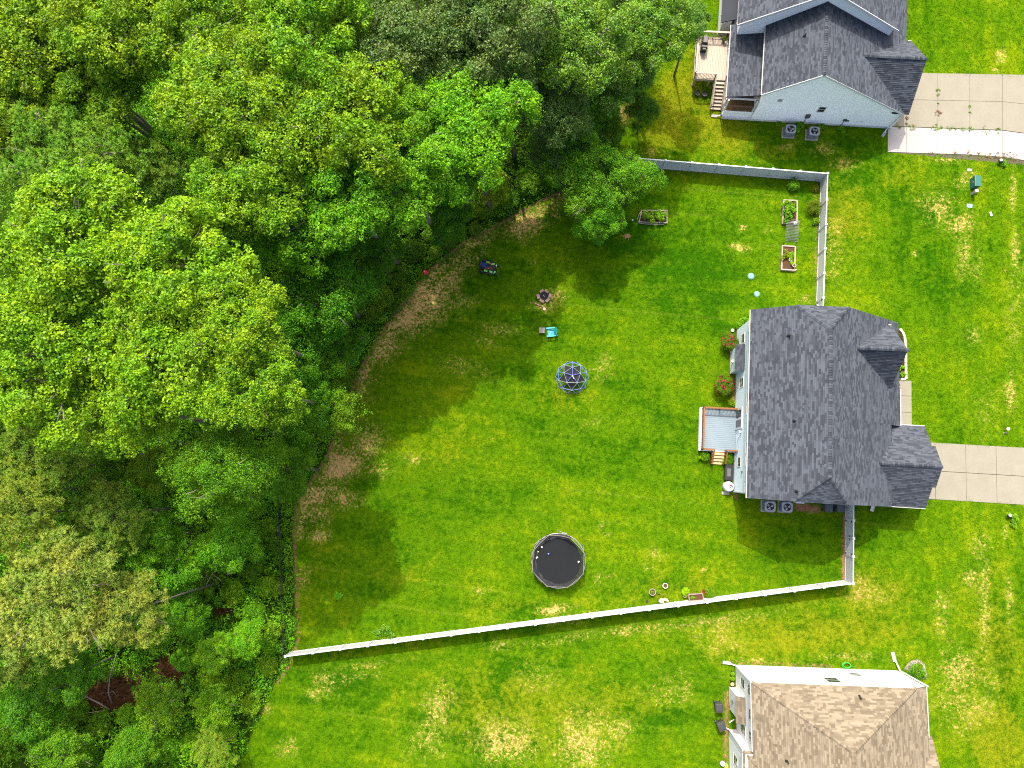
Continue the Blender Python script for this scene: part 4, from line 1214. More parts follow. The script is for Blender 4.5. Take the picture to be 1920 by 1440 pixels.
# ================================================================ FENCES
VINYL = M('white_vinyl', (.43, .44, .455), .42, .05, .6, .4, fine=.02, raw=True)
FH = 1.80
def fence_run(label, a, b, cuts=None, gates=(), n=None, side=1):
    """a white vinyl privacy fence from a to b; cuts are post places along it; gates the bays that are gate leaves"""
    a, b = Vector(a), Vector(b)
    d = b-a; L = d.length
    t = thing('fence', label, 'fence', (a.x, a.y, 0), math.atan2(d.y, d.x))
    cuts = cuts or [L*i/n for i in range(n+1)]
    made = {}
    pm = None
    for i, x in enumerate(cuts):
        if pm is None:
            m = MB().box(-.07, .07, -.07, .07, -.1, FH+.04)
            m.add([(-.10, -.10, FH+.04), (.10, -.10, FH+.04), (.10, .10, FH+.04), (-.10, .10, FH+.04), (-.10, -.10, FH+.065), (.10, -.10, FH+.065), (.10, .10, FH+.065), (-.10, .10, FH+.065), (0, 0, FH+.12)],
                  [(0, 3, 2, 1), (0, 1, 5, 4), (1, 2, 6, 5), (2, 3, 7, 6), (3, 0, 4, 7), (4, 5, 8), (5, 6, 8), (6, 7, 8), (7, 4, 8)])
            po = m.build('fence_post', VINYL, t); pm = po.data
        else:
            po = link('fence_post', pm, t)
        po.location = (x, 0, 0)
        if i == len(cuts)-1:
            break
        w = cuts[i+1]-x-.13
        key = round(w, 2)
        gate = i in gates
        if (key, gate) not in made:
            pb = MB(); k = max(4, round(w/.16))
            for j in range(k):
                pb.box(w*j/k+.003, w*(j+1)/k-.003, -.016, .016, .10, FH-.05, random.random())
            rl = MB().box(0, w, -.045, .045, FH-.09, FH)
            br = MB().box(0, w, -.042, .042, .04, .15)
            made[(key, gate)] = tuple(q for q in (pb, rl, br))
            objs = [pb.build('gate' if gate else 'fence_panel', VINYL, t), None, None]
            objs[1] = rl.build('top_rail', VINYL, objs[0]); objs[2] = br.build('bottom_rail', VINYL, objs[0])
            made[(key, gate)] = [o.data for o in objs]
        else:
            ms = made[(key, gate)]
            p0 = link('gate' if gate else 'fence_panel', ms[0], t)
            objs = [p0, link('top_rail', ms[1], p0), link('bottom_rail', ms[2], p0)]
        objs[0].location = (x+.065, 0, 0)
        if gate:
            gi = gates.index(i)
            bz = MB()
            if gi == len(gates)-1:
                bz.beam((.06, side*.05, FH-.15), (w-.06, side*.05, .18), .07, .05)
                bz.build('brace', VINYL, objs[0])
            hx = .04 if gi == 0 and len(gates) > 1 else w-.04
            for z in (.3, FH-.3):
                MB().box(hx-.12, hx+.12, side*.05, side*.07, z-.04, z+.04).box(hx-.02, hx+.02, side*.045, side*.085, z-.09, z+.09).build('hinge', BLACKP, objs[0])
            MB().box((w-.1 if hx < .1 else .02), (w-.02 if hx < .1 else .1), side*.05, side*.09, 1.0, 1.18).build('latch', BLACKP, objs[0])
    return t
A = (-24.03, -15.87); B = (24.57, -8.97); C_ = (24.98, -2.2); D_ = (23.25, 14.3); E_ = (24.3, 27.16); F_ = (5.01, 29.31)
fence_run('long white vinyl privacy fence along the bottom of the big lawn', A, B, n=20)
fence_run('short white vinyl fence with a double gate beside the two dark bins', C_, B, cuts=[0, 1.55, 3.05, 4.55, 6.78], gates=(1, 2), side=-1)
fence_run('white vinyl fence running from the middle house up past the vegetable beds', D_, E_, cuts=[0, 1.35, 3.6, 5.85, 8.1, 10.4, 12.90], gates=(0,), side=1)
fence_run('white vinyl fence across the top of the big lawn, its end under a small tree', E_, F_, n=8)
# black chain link fence along the woods
a, b = P(529, 900), P(541, 1236)
cl = thing('chain_link_fence', 'low black chain link fence overgrown by weeds along the edge of the woods', 'fence', (a.x, a.y, 0), math.atan2(b.y-a.y, b.x-a.x))
L = (b-a).length
n = 6
for i in range(n+1):
    MB().tube((L*i/n, 0, 0), (L*i/n, 0, 1.3), .035).lathe((L*i/n, 0, 1.3), [(.05, 0), (.04, .04), (.01, .06)], 8).build('fence_post', BLACKP, cl)
MB().tube((0, 0, 1.25), (L, 0, 1.25), .028).build('top_rail', BLACKP, cl)
m = MB(); k = 0
x = -1.2
while x < L:
    for s in (0, 1):
        x0, x1 = (x, x+1.2) if s == 0 else (x+1.2, x)
        if 0 <= x and x+1.2 <= L:
            m.tube((x0, 0, .05), (x1, 0, 1.25), .005, n=3, cap=False)
    x += .11
m.build('wire_mesh', BLACKP, cl, kind='stuff')

# ================================================================ THINGS ON THE MIDDLE LOT
condenser('left one of the two air conditioners at the foot of the middle house', at(H, 3.05, -1.02), R(-3.3), 'air conditioners of the middle house')
condenser('right one of the two air conditioners below the middle house, nearer the utility box', at(H, 4.5, -.98), R(-3.3), 'air conditioners of the middle house')
condenser('air conditioner below the left end of the pale gable wall, nearer the raised deck', P(1478, 250), R(-5), 'air conditioners of the upper house')
condenser('air conditioner below the pale gable wall, nearer the new white driveway strip', P(1522, 254), R(-5), 'air conditioners of the upper house')
u = thing('utility_box', 'white utility box with blue and red marks on the wall beside the air conditioners', 'utility box', at(H, 5.4, -.06, .55), R(-3.3))
MB().box(-.32, .32, -.50, 0, 0, .8).box(-.34, .34, -.52, .0, .8, .83).build('case', TRIM, u)
MB().box(.08, .2, -.42, -.2, .831, .834).build('blue_mark', M('blue_ink', (.05, .12, .5), .5), u)
MB().box(-.2, -.02, -.40, -.12, .831, .834).build('grey_mark', GREYP, u)
MB().box(.33, .42, -.35, -.2, .5, .62).tube((.36, -.25, -.5), (.36, -.25, .5), .03).build('red_valve', RED, u)
bin_('dark green-grey wheelie bin under the middle roof edge, further from the fence', at(H, 7.95, -.78), R(176), M('bin_slate', (.075, .10, .105), .5, .2, 4.0, .3), 'bins beside the double gate')
bin_('dark green-grey wheelie bin under the middle roof edge, touching the short fence', at(H, 8.95, -.72), R(181), M('bin_slate', (.075, .10, .105)), 'bins beside the double gate')
t = thing('storage_box', 'low black storage box against the pale blue wall below the deck stairs', 'storage box', at(H, -.52, 1.72), R(-3.3))
MB().box(-.33, .33, -.68, .68, 0, .55).build('body', BLACKP, t)
MB().box(-.35, .35, -.70, .70, .55, .60).box(-.28, .28, -.62, -.05, .60, .615).box(-.28, .28, .05, .62, .60, .615).build('lid', BLACKP, t)
MB().box(-.16, .16, -.35, .35, .62, .63).build('label_plate', GREYP, t)
t = thing('round_tub', 'white round tub with a dark and red mark on its lid by the house corner', 'tub', at(H, -.52, .48))
MB().lathe((0, 0, 0), [(.40, 0), (.45, .1), (.45, .75), (.42, .82)], 24).build('body', TRIM, t, True)
MB().lathe((0, 0, .82), [(.43, -.01), (.40, .06), (.22, .13), (.05, .15)], 24).build('lid', TRIM, t, True)
MB().lathe((.12, .02, .955), [(.17, -.04), (.16, .012)], 16).build('dark_mark', M('navy_mark', (.02, .03, .07), .4), t)
MB().slab([(.02, .05, .975), (.12, .16, .975), (.24, .10, .975), (.12, .06, .975)], .01).build('red_mark', RED, t)
MB().box(.10, .2, -.08, .0, .968, .974).build('white_mark', TRIM, t)
t = thing('splash_block', 'grey concrete splash block at the corner of the middle house', 'splash block', at(H, -.62, -.10), R(-3))
MB().prism([(-.36, -.13), (.30, -.16), (.30, .16), (-.36, .13)], 0, .07).build('base', CONC_NEW, t)
for s in (-1, 1):
    MB().beam((-.36, s*.12, .085), (.30, s*.15, .085), .03, .05).build('side_lip', CONC_NEW, t)
t = thing('splash_block', 'pale downspout block sticking out under the garage roof edge', 'splash block', at(H, 12.0, -.5), R(70))
MB().prism([(-.4, -.12), (.4, -.15), (.4, .15), (-.4, .12)], 0, .09).box(-.4, .4, -.15, -.12, .09, .13).box(-.4, .4, .12, .15, .09, .13).build('base', M('pale_plastic', (.55, .50, .45), .7), t)

# front flower bed with its edging
q = [(1655, 614), (1689, 620), (1694, 634), (1697, 650), (1697, 712), (1650, 712)]
sheet('flower_bed', [g2(*p) for p in q], .012, MULCH)
ed = thing('bed_edging', 'curved tan block edging of the front flower bed', 'edging', P(1697, 670))
line = [Vector(g2(*p)) for p in ((1686, 617), (1691, 622), (1695, 631), (1697, 645), (1697.3, 680), (1697.8, 711), (1688, 711.5))]
def along(line, step):
    out = []
    for p, q in zip(line[:-1], line[1:]):
        d = q-p; L = d.length; n = max(1, round(L/step))
        for i in range(n):
            out.append((p+d*((i+.5)/n), math.atan2(d.y, d.x), L/n))
    return out
EDGE = M('tan_edging_block', (.58, .44, .30), .85, .2, 5.0, .1, bump=.4)
for p, a, L in along(line, .42):
    m = MB().cbox((0, 0, .07), (L-.02, .2, .16), taper=.93)
    o = m.build('edging_block', EDGE, ed)
    o.location = (p.x-ed.location.x, p.y-ed.location.y, random.uniform(-.01, .01)); o.rotation_euler = (0, 0, a+random.uniform(-.04, .04))

# ---------------------------------------------------------------- trampoline
TR = thing('trampoline', 'big round black trampoline with a sagging safety net on the lawn', 'trampoline', P(1047, 1049))
rr, zt = 2.36, .88
ring = lambda r, z, n=48: [(r*math.cos(2*math.pi*i/n), r*math.sin(2*math.pi*i/n), z) for i in range(n)]
MB().path(ring(rr, zt), .035, 8, True).build('frame_ring', STEEL, TR, True)
MB().lathe((0, 0, zt-.015), [(2.0, 0), (2.0, .012)], 48).build('jumping_mat', M('mat_black', (.018, .020, .022), .8, .15, 1.2, .04), TR)
m = MB()
for i in range(84):
    a = 2*math.pi*i/84
    m.tube((1.98*math.cos(a), 1.98*math.sin(a), zt-.01), ((rr-.03)*math.cos(a), (rr-.03)*math.sin(a), zt), .014, n=4)
m.build('springs', M('spring_steel', (.12, .12, .12), .5, .1, 3.0, .4, .3), TR, kind='stuff')
m = MB()                                        # torn padding: left in place on the far and left side only
for i in range(48):
    a0, a1 = 2*math.pi*i/48, 2*math.pi*(i+1)/48
    deg = math.degrees((a0+a1)/2) % 360
    if 62 < deg < 262:
        w0 = 1.96+.05*math.sin(i*1.7); w1 = 2.37+.035*math.sin(i*2.3)
        z = zt+.045+.015*math.sin(i*3.1)
        m.slab([(w0*math.cos(a0), w0*math.sin(a0), z), (w1*math.cos(a0), w1*math.sin(a0), z-.02), (w1*math.cos(a1), w1*math.sin(a1), z-.02), (w0*math.cos(a1), w0*math.sin(a1), z)], .03, random.random())
m.build('spring_pad', M('pad_black', (.022, .023, .030), .5, .3, 3.0, .35, tint=.4), TR)
PO = []
for k in range(8):
    a = R(20+45*k)
    x, y = (rr+.02)*math.cos(a), (rr+.02)*math.sin(a)
    lean = (.98, .95, 1.0, .97, 1.01, .98, .96, .99)[k]
    top = (x*lean, y*lean, 1.72+.1*math.sin(k*2.1))
    PO.append(Vector(top))
    MB().path([(x*1.01, y*1.01, .05), (x*1.01, y*1.01, .85), (x, y, 1.15), top], .03, 6).build('net_pole', BLACKP, TR, True)
    MB().lathe(top, [(.04, -.03), (.05, .0), (.02, .05)], 8).build('pole_cap', STEEL, TR)
netm, nt_, nb_ = new_mat('safety_net')
nb_.inputs['Base Color'].default_value = (.02, .022, .026, 1); nb_.inputs['Roughness'].default_value = .7
tp = nt_.n('ShaderNodeBsdfTransparent'); mx = nt_.n('ShaderNodeMixShader')
mx.inputs[0].default_value = .72
nt_.put(mx.inputs[1], tp.outputs[0]); nt_.put(mx.inputs[2], nb_.outputs[0]); nt_.put(nt_.t.nodes['Material Output'].inputs[0], mx.outputs[0])
net = MB(); rope = []
for k in range(8):
    p, q = PO[k], PO[(k+1) % 8]
    for j in range(8):
        s = j/8
        c = p.lerp(q, s)
        sag = math.sin(math.pi*s)
        c = c*(1+.02*sag); c.z = p.z+(q.z-p.z)*s-(.30+.12*math.sin(k*1.9))*sag
        rope.append(c)
n = len(rope)
vs = []
for i, c in enumerate(rope):
    a = math.atan2(c.y, c.x)
    r0 = 2.02
    for s in (0, .35, .7, 1):
        bulge = .10*math.sin(math.pi*s)*math.sin(i*.9)
        rad = r0+(math.hypot(c.x, c.y)-r0)*s+bulge
        vs.append((rad*math.cos(a), rad*math.sin(a), zt+(c.z-zt)*s))
net.add(vs, [(i*4+k, ((i+1) % n)*4+k, ((i+1) % n)*4+k+1, i*4+k+1) for i in range(n) for k in range(3)])
net.build('safety_net', netm, TR, True)
MB().path(rope, .016, 5, True).build('net_rope', M('net_rope_tan', (.34, .30, .25), .8), TR)
for k in range(6):
    a = R(60*k+10)
    x, y = math.cos(a), math.sin(a)
    MB().path([(rr*x, rr*y, zt), (rr*x, rr*y, .03), (rr*x-y*.9, rr*y+x*.9, .03), (rr*math.cos(a+.4), rr*math.sin(a+.4), zt)], .025, 6).build('leg', STEEL, TR)
def on_mat(name, label, cat, px, py, col, r=.09, flat=False):
    p = P(px, py, zt+.02)
    t = thing(name, label, cat, (p.x, p.y, zt-.002))
    m = M(name+'_'+label.split()[0], col, .5)
    if flat:
        MB().cbox((0, 0, .025), (.2, .14, .05), rot=.6, taper=.85).build('side', m, t)
        MB().cbox((0, 0, .056), (.13, .08, .012), rot=.6).build('top', TRIM, t)
    else:
        MB().lathe((0, 0, r), [(r*math.sin(math.pi*k/10)+.001, -r*math.cos(math.pi*k/10)) for k in range(11)], 14).build('ball', m, t, True)
on_mat('ball', 'blue ball lying on the trampoline mat', 'ball', 1028.5, 1038.5, (.10, .14, .60), .08)
on_mat('ball', 'white ball in the upper left edge of the trampoline', 'ball', 1016, 1026, (.75, .75, .75), .08)
on_mat('ball', 'tan ball in the left edge of the trampoline, between white ball and white shoe', 'ball', 1009, 1034.5, (.6, .40, .22), .07)
on_mat('toy_shoe', 'white and teal toy shoe at the left edge of the trampoline', 'toy', 1006.5, 1045.5, (.55, .68, .70), flat=True)
on_mat('plastic_bottle', 'pale plastic piece at the right edge of the trampoline mat', 'toy', 1085, 1053.5, (.40, .42, .46), flat=True)

# ---------------------------------------------------------------- climbing dome
DM = thing('climbing_dome', 'geodesic climbing dome of blue and pale bars with a dark canopy on the lawn', 'climbing dome', P(1072.5, 708), R(-2))
phi = math.atan(.5); RD = 1.5
ico = [Vector((0, 0, 1))]+[Vector((math.cos(phi)*math.cos(R(72*i+90)), math.cos(phi)*math.sin(R(72*i+90)), math.sin(phi))) for i in range(5)]
ico += [Vector((math.cos(phi)*math.cos(R(72*i+126)), math.cos(phi)*math.sin(R(72*i+126)), -math.sin(phi))) for i in range(5)]
edges = []
tri = [(0, 1+i, 1+(i+1) % 5) for i in range(5)]+[(1+i, 6+i, 1+(i+1) % 5) for i in range(5)]+[(6+i, 6+(i+1) % 5, 1+(i+1) % 5) for i in range(5)]
mid = {}
def mp(i, j):
    k = (min(i, j), max(i, j))
    if k not in mid:
        mid[k] = ((ico[i]+ico[j])/2).normalized()
    return ('m', *k)
def co(k):
    v = mid[k[1:]] if k[0] == 'm' else ico[k[1]]
    return Vector((v.x*RD, v.y*RD, max(v.z, 0)*RD*.97+.03))
fine = []
for a_, b_, c_ in tri:
    ab, bc, ca = mp(a_, b_), mp(b_, c_), mp(c_, a_)
    for f in ((('i', a_), ab, ca), (ab, ('i', b_), bc), (ca, bc, ('i', c_)), (ab, bc, ca)):
        fine.append(f)
top = [f for f in fine if all(((mid[k[1:]] if k[0] == 'm' else ico[k[1]]).z > -.05) for k in f)]
es = set()
for f in top:
    for i in range(3):
        es.add(tuple(sorted((f[i], f[(i+1) % 3]), key=str)))
BLUE = M('blue_bar', (.07, .13, .50), .4, .1, 4.0, .4)
CYAN = M('pale_teal_bar', (.20, .33, .35), .4, .1, 4.0, .4)
for e in sorted(es, key=str):
    short = 'i' in (e[0][0], e[1][0])
    MB().tube(co(e[0]), co(e[1]), .021, n=6).build('strut', BLUE if short else CYAN, DM)
JB = M('joint_brass', (.42, .37, .28), .4, .1, 3.0, .5)
for k in sorted(set(x for e in es for x in e), key=str):
    c = co(k)
    MB().lathe((c.x, c.y, c.z), [(.02, -.035), (.05, -.01), (.05, .015), (.02, .04)], 8).build('joint', JB, DM)
CAN = M('canopy_black', (.028, .026, .030), .8, .6, 2.2, .15)
r1 = [mp(0, 1+i) for i in range(5)]
for i in range(5):
    for f in ((('i', 0), r1[i], r1[(i+1) % 5]), (r1[i], mp(1+i, 1+(i+1) % 5), r1[(i+1) % 5])):
        ps = [co(k)*.955 for k in f]
        c = sum(ps, Vector())/3; c.z -= .08
        m = MB(); vs = ps+[c]
        m.add(vs+[v-Vector((0, 0, .006)) for v in vs], [(0, 1, 3), (1, 2, 3), (2, 0, 3), (4, 7, 5), (5, 7, 6), (6, 7, 4)])
        m.build('canopy_panel', CAN, DM)
MB().tube((.02, -.05, 1.49), (.16, -.28, 1.44), .03, .05, 8).lathe((.02, -.05, 1.5), [(.05, -.03), (.06, .0), (.03, .04)], 8).build('swing_clip', TRIM, DM)

# ---------------------------------------------------------------- garden furniture
CH = thing('garden_chair', 'turquoise slatted garden chair beside a small grey table', 'chair', P(1034, 624.5), R(184))
TQ = M('turquoise_plastic', (.03, .42, .47), .45, .08, 4.0, .35)
for i in range(5):                               # faces local +x
    MB().box(.36-.115*i-.1, .36-.115*i, -.27, .27, .38-.035*i-.02, .38-.035*i).build('seat_slat', TQ, CH)
for i, y in enumerate((-.22, -.11, 0, .11, .22)):
    h = .72-abs(y)*.5
    MB().slab([(-.2, y-.05, .24), (-.2, y+.05, .24), (-.2-h*.42, y*1.25+.055, .24+h), (-.2-h*.42, y*1.25-.055, .24+h)], .025).build('back_slat', TQ, CH)
for s in (-1, 1):
    MB().slab([(.46, s*.30, .56), (.46, s*.43, .56), (.0, s*.45, .55), (-.36, s*.42, .54), (-.36, s*.33, .54), (.0, s*.32, .55)], .03).build('armrest', TQ, CH)
    MB().box(.30, .40, s*.33-.03, s*.33+.03, 0, .53).build('leg', TQ, CH)
    MB().beam((.36, s*.29, .34), (-.55, s*.29, .04), .04, .12).build('leg', TQ, CH)
    MB().beam((-.36, s*.36, .53), (-.36, s*.36, .12), .05, .05).build('arm_support', TQ, CH)
ST = thing('side_table', 'small grey square side table beside the turquoise chair', 'table', P(1016.5, 621), R(-2))
GT = M('grey_table_plastic', (.30, .28, .29), .6, .1, 4.0, .25)
for i in range(5):
    MB().box(-.25+.1*i+.004, -.25+.1*(i+1)-.004, -.25, .25, .43, .46).build('top_slat', GT, ST)
for x in (-.21, .21):
    for y in (-.21, .21):
        MB().beam((x, y, .43), (x*1.15, y*1.15, 0), .05, .05).build('leg', GT, ST)
MB().box(-.23, .23, -.235, -.205, .37, .43).box(-.23, .23, .205, .235, .37, .43).build('apron', GT, ST)

FP = thing('fire_pit', 'black round fire pit ringed by six rough pinkish stones', 'fire pit', P(1020.5, 555.5))
MB().lathe((0, 0, 0), [(.28, .05), (.38, .16), (.41, .30), (.39, .30), (.34, .20), (.05, .16)], 24).build('bowl', BLACKP, FP, True)
MB().lathe((0, 0, .2), [(.34, 0), (.2, .05), (.03, .08)], 16).build('ash', M('charcoal_ash', (.035, .037, .04), .95, .6, 8.0, .05), FP)
MB().beam((-.12, .05, .29), (.02, -.10, .27), .05, .05).build('burnt_stick', M('ash_white', (.4, .4, .4), .9), FP)
for i, (x, y, a, l) in enumerate(((-.22, .42, 35, .46), (.22, .44, -40, .44), (.52, .02, 80, .46), (.33, -.42, 45, .50), (-.22, -.47, -35, .50), (-.56, -.06, 100, .48))):
    rng = random.Random(i)
    m = MB().cbox((0, 0, .13), (l, .28, .27), taper=.86)
    m.v = [(vx+rng.uniform(-.03, .03), vy+rng.uniform(-.03, .03), vz+rng.uniform(-.02, .02)) for vx, vy, vz in m.v]
    o = m.build('stone', M('pinkish_stone', (.40, .27, .20), .9, .4, 7.0, .1, bump=.8), FP)
    o.location = (x, y, 0); o.rotation_euler = (0, 0, R(a))
lg = thing('log', 'short pinkish log lying just below the fire pit', 'log', P(1012, 573), R(-22))
MB().path([(-.45, .03, .06), (-.1, -.02, .07), (.2, .01, .06), (.42, -.03, .05)], [.075, .06, .05, .06], 8).build('log', M('peeled_log', (.48, .27, .17), .9, .3, 6.0, .1), lg, True)
MB().lathe((-.45, .03, 0), [(.09, .01), (.11, .06), (.08, .13)], 10).build('stub', M('peeled_log', (.48, .27, .17)), lg, True)
lg = thing('tree_round', 'pale sawn wood round on the grass below the fire pit', 'log', P(1020.5, 579.5))
MB().lathe((0, 0, 0), [(.16, 0), (.17, .05), (.16, .12)], 12).build('bark', M('peeled_log', (.48, .27, .17)), lg, True)
MB().lathe((0, 0, .12), [(.15, 0), (.15, .006)], 12).build('sawn_face', M('sawn_wood', (.62, .45, .30), .9, .2, 8.0, .1), lg)

MW = thing('riding_mower', 'black riding mower with bright green fenders, blue seat and orange-red bars', 'mower', P(917, 503.5), R(-15))
LIME = M('lime_paint', (.10, .50, .03), .4, .1, 4.0, .4)
ORNG = M('orange_red_bar', (.55, .10, .03), .45, .1, 4.0, .4)
MB().box(-.75, .45, -.30, .30, .30, .48).build('chassis', BLACKP, MW)
MB().prism([(-.15, -.62), (.42, -.62), (.62, -.35), (.62, .35), (.42, .62), (-.15, .62), (-.35, .4), (-.35, -.4)], .16, .30).build('mower_deck', BLACKP, MW)
for s in (-1, 1):
    MB().lathe((0, 0, 0), [(.16, -.13), (.26, -.11), (.26, .11), (.16, .13)], 20).build('rear_wheel', BLACKP, MW, True)
    o = bpy.context.view_layer.objects.active
    o = COL.objects[-1]; o.rotation_euler = (R(90), 0, 0); o.location = (-.52, s*.52, .26)
    MB().lathe((0, 0, 0), [(.11, -.05), (.13, -.04), (.13, .04), (.11, .05)], 14).build('caster', BLACKP, MW, True)
    o = COL.objects[-1]; o.rotation_euler = (R(90), 0, .3*s); o.location = (.82, s*.42, .13)
    MB().box(.72, .92, s*.42-.07, s*.42+.07, .25, .31).beam((.45, s*.3, .36), (.8, s*.42, .31), .07, .07).build('caster_arm', BLACKP, MW)
    MB().slab([(-.34, s*.34, .58), (.0, s*.34, .56), (.0, s*.50, .52), (-.30, s*.52, .52)], .04).build('fender', LIME, MW)
    MB().slab([(.18, s*.26, .50), (.50, s*.34, .46), (.46, s*.50, .42), (.2, s*.46, .46)], .04).build('front_fender', LIME, MW)
    MB().path([(-.25, s*.34, .5), (-.18, s*.33, 1.0), (.15, s*.25, 1.05), (.42, s*.13, 1.0)], .025, 6).build('control_bar', ORNG, MW, True)
    MB().box(.66, .74, s*.30-.08, s*.30+.08, .40, .47).build('headlight', TRIM, MW)
    MB().box(.60, .66, s*.38-.10, s*.38+.10, .36, .44).build('nose_trim', LIME, MW)
MB().cbox((-.42, .06, .62), (.46, .48, .14), taper=.9).build('seat', M('navy_seat', (.03, .05, .20), .5), MW)
MB().cbox((-.66, .06, .86), (.12, .48, .40), taper=.85).build('seat_back', M('navy_seat', (.03, .05, .20)), MW)
MB().box(.1, .62, -.22, .22, .32, .36).build('foot_plate', BLACKP, MW)
MB().path([(-.78, -.3, .4), (-.80, -.3, .75), (-.80, .3, .75), (-.78, .3, .4)], .025, 6).build('rear_bar', BLACKP, MW)

rb = thing('ball', 'red ball at the edge of the woods', 'ball', P(797, 511, .2))
rb.location.z = 0
MB().lathe((0, 0, .24), [(.24*math.sin(math.pi*k/14)+.001, -.24*math.cos(math.pi*k/14)) for k in range(15)], 22).build('shell', RED, rb, True)
MB().lathe((0, 0, .475), [(.025, 0), (.02, .006)], 8).build('valve', TRIM, rb)

def lid(label, px, py, r):
    t = thing('septic_lid', label, 'access lid', P(px, py), 0, 'turquoise tank lids')
    m = M('turquoise_lid', (.20, .42, .36), .6, .12, 5.0, .25)
    MB().lathe((0, 0, 0), [(r*1.03, 0), (r*1.03, .05), (r*.96, .07)], 24).build('rim', m, t)
    MB().lathe((0, 0, .065), [(r*.95, 0), (r*.7, .03), (r*.1, .05)], 24).build('dome', m, t, True)
lid('larger turquoise round tank lid, nearer the vegetable beds', 1408, 518, .30)
lid('smaller turquoise round tank lid, nearer the middle house roof', 1419, 551.5, .26)

# ---------------------------------------------------------------- vegetable beds
FRAME = M('pale_bed_board', (.42, .33, .28), .85, .25, 4.0, .1)
def bed(label, quad, h=.28, mat=FRAME, w=.12, missing=()):
    """four boards round soil"""
    c = sum((P(*p) for p in quad), Vector())/4
    t = thing('raised_bed', label, 'raised bed', c)
    pts = [P(*p)-c for p in quad]
    for i in range(4):
        if i in missing:
            continue
        a, b = pts[i], pts[(i+1) % 4]
        d = (b-a).normalized()
        MB().beam(a-d*.05+Vector((0, 0, h/2+random.uniform(-.01, .03))), b+d*(.05-w)+Vector((0, 0, h/2)), w, h).build('board', mat, t)
    m = MB(); m.add([(p.x*.93, p.y*.93, h*.72) for p in pts]+[(0, 0, h*.85)], [(4, i, (i+1) % 4) for i in range(4)])
    m.build('soil', SOIL, t)
    return t
b1 = bed('upper vegetable bed of pale boards full of green plants by the right fence', [(1468, 377), (1493, 378), (1492.5, 418), (1466, 420)], missing=())
b2 = bed('lower vegetable bed of pale boards with mostly bare soil by the right fence', [(1465.5, 462), (1489.5, 464), (1488, 508), (1464, 506.5)])
b3 = bed('low vegetable bed under the overhanging tree, edged with crooked grey boards', [(1203, 396), (1250, 396), (1250, 419), (1198, 417)], h=.2, mat=M('grey_bent_board', (.36, .31, .25), .9), w=.09)
MB().path([P(1203, 395.5, .22)-b3.location, P(1198, 402, .25)-b3.location, P(1195.5, 410, .25)-b3.location, P(1197, 418, .2)-b3.location, P(1210, 420, .18)-b3.location, P(1245, 421, .15)-b3.location], .035, 6).build('bent_pole', M('grey_bent_board', (.36, .31, .25)), b3, True)

def bush(name, label, px, py, r, kd='bush0', col=(1, 1, 1), z=None, group=None, cat='shrub', squash=1.0, parent=None, stem=True):
    me, limbs, _r, tips = KINDS[kd][0]
    s = r/KINDS[kd][1]
    zc = r*.62*squash if z is None else z
    p = P(px, py, zc)
    t = thing(name, label, cat, (p.x, p.y, 0), random.uniform(0, 6.28), group)
    o = link('foliage', me, t); o.location = (0, 0, zc); o.scale = (s, s, s*squash); o.color = (*col, 1)
    if stem:
        m = MB()
        for k in range(4):
            a = k*1.57+random.random(); e = r*.45
            m.path([(0, 0, 0), (e*.4*math.cos(a), e*.4*math.sin(a), zc*.6), (e*math.cos(a), e*math.sin(a), zc*1.1)], [.03*s+.008, .02*s+.005, .006], 4)
        m.build('stems', BARK, t)
    return t
def in_bed(name, label, bd, px, py, r, kd, col, z=.3):
    t = bush(name, label, px, py, r, kd, col, z+r*.5, cat='plant', stem=False)
    t.location.z = .2
    for ch in t.children:
        ch.location.z -= .2
    return t
for i, (x, y, r, c, l) in enumerate(((1477, 383, .38, (.9, 1.1, 1), 'leafy plant at the top of the upper vegetable bed'), (1479, 394, .52, (.95, 1.2, 1), 'biggest leafy plant, in the middle of the upper vegetable bed'), (1477, 406, .42, (.6, .9, 1), 'dark leafy plant in the lower half of the upper vegetable bed'),
        (1480, 410, .26, (1.3, 1.5, 1), 'pale green plant at the lower end of the upper vegetable bed'), (1487, 384, .26, (.7, .9, 1), 'small leafy plant in the upper right corner of the upper vegetable bed'),
        (1485, 476, .22, (1.2, 1.4, 1), 'bright seedling in the upper right part of the lower vegetable bed'), (1484.5, 482, .2, (1.2, 1.4, 1), 'bright seedling just above the white pot in the lower vegetable bed'), (1486, 494, .2, (1.6, 1.7, 1), 'yellow-green seedling below the white pot in the lower vegetable bed'),
        (1473, 478, .34, (1.2, .9, .8), 'dry brownish plant in the lower vegetable bed'),
        (1212, 406, .42, (.8, .9, 1), 'leafy plant in the left half of the low bed under the tree'), (1226, 404, .48, (.7, .85, 1), 'dark leafy plant in the middle of the low bed under the tree'), (1240, 406, .50, (1.05, 1.2, 1), 'green leafy plant in the right half of the low bed under the tree'))):
    in_bed('vegetable_plant', l, None, x, y, r*1.15, f'veg{i%2}', c, .25)
def pot(label, px, py, r, h, col, z=0.0, plant=None, name='flower_pot', dark=SOIL):
    p = P(px, py, z+h)
    t = thing(name, label, 'flower pot', (p.x, p.y, z))
    m = M('pot_'+'_'.join(f'{int(v*100)}' for v in col), col, .7, .15, 5.0, .2)
    MB().lathe((0, 0, 0), [(r*.72, 0), (r*.95, h*.85), (r, h*.86), (r, h), (r*.82, h), (r*.80, h*.8)], 18, cap=False).build('pot', m, t, True)
    MB().lathe((0, 0, h*.78), [(r*.81, 0), (r*.3, .02)], 14).build('earth', dark, t)
    if plant:
        o = link('plant', KINDS['bush1'][0][0], t); o.scale = (plant[0]/1.5,)*3; o.location = (0, 0, h+plant[0]*.3); o.color = (*plant[1], 1)
    return t
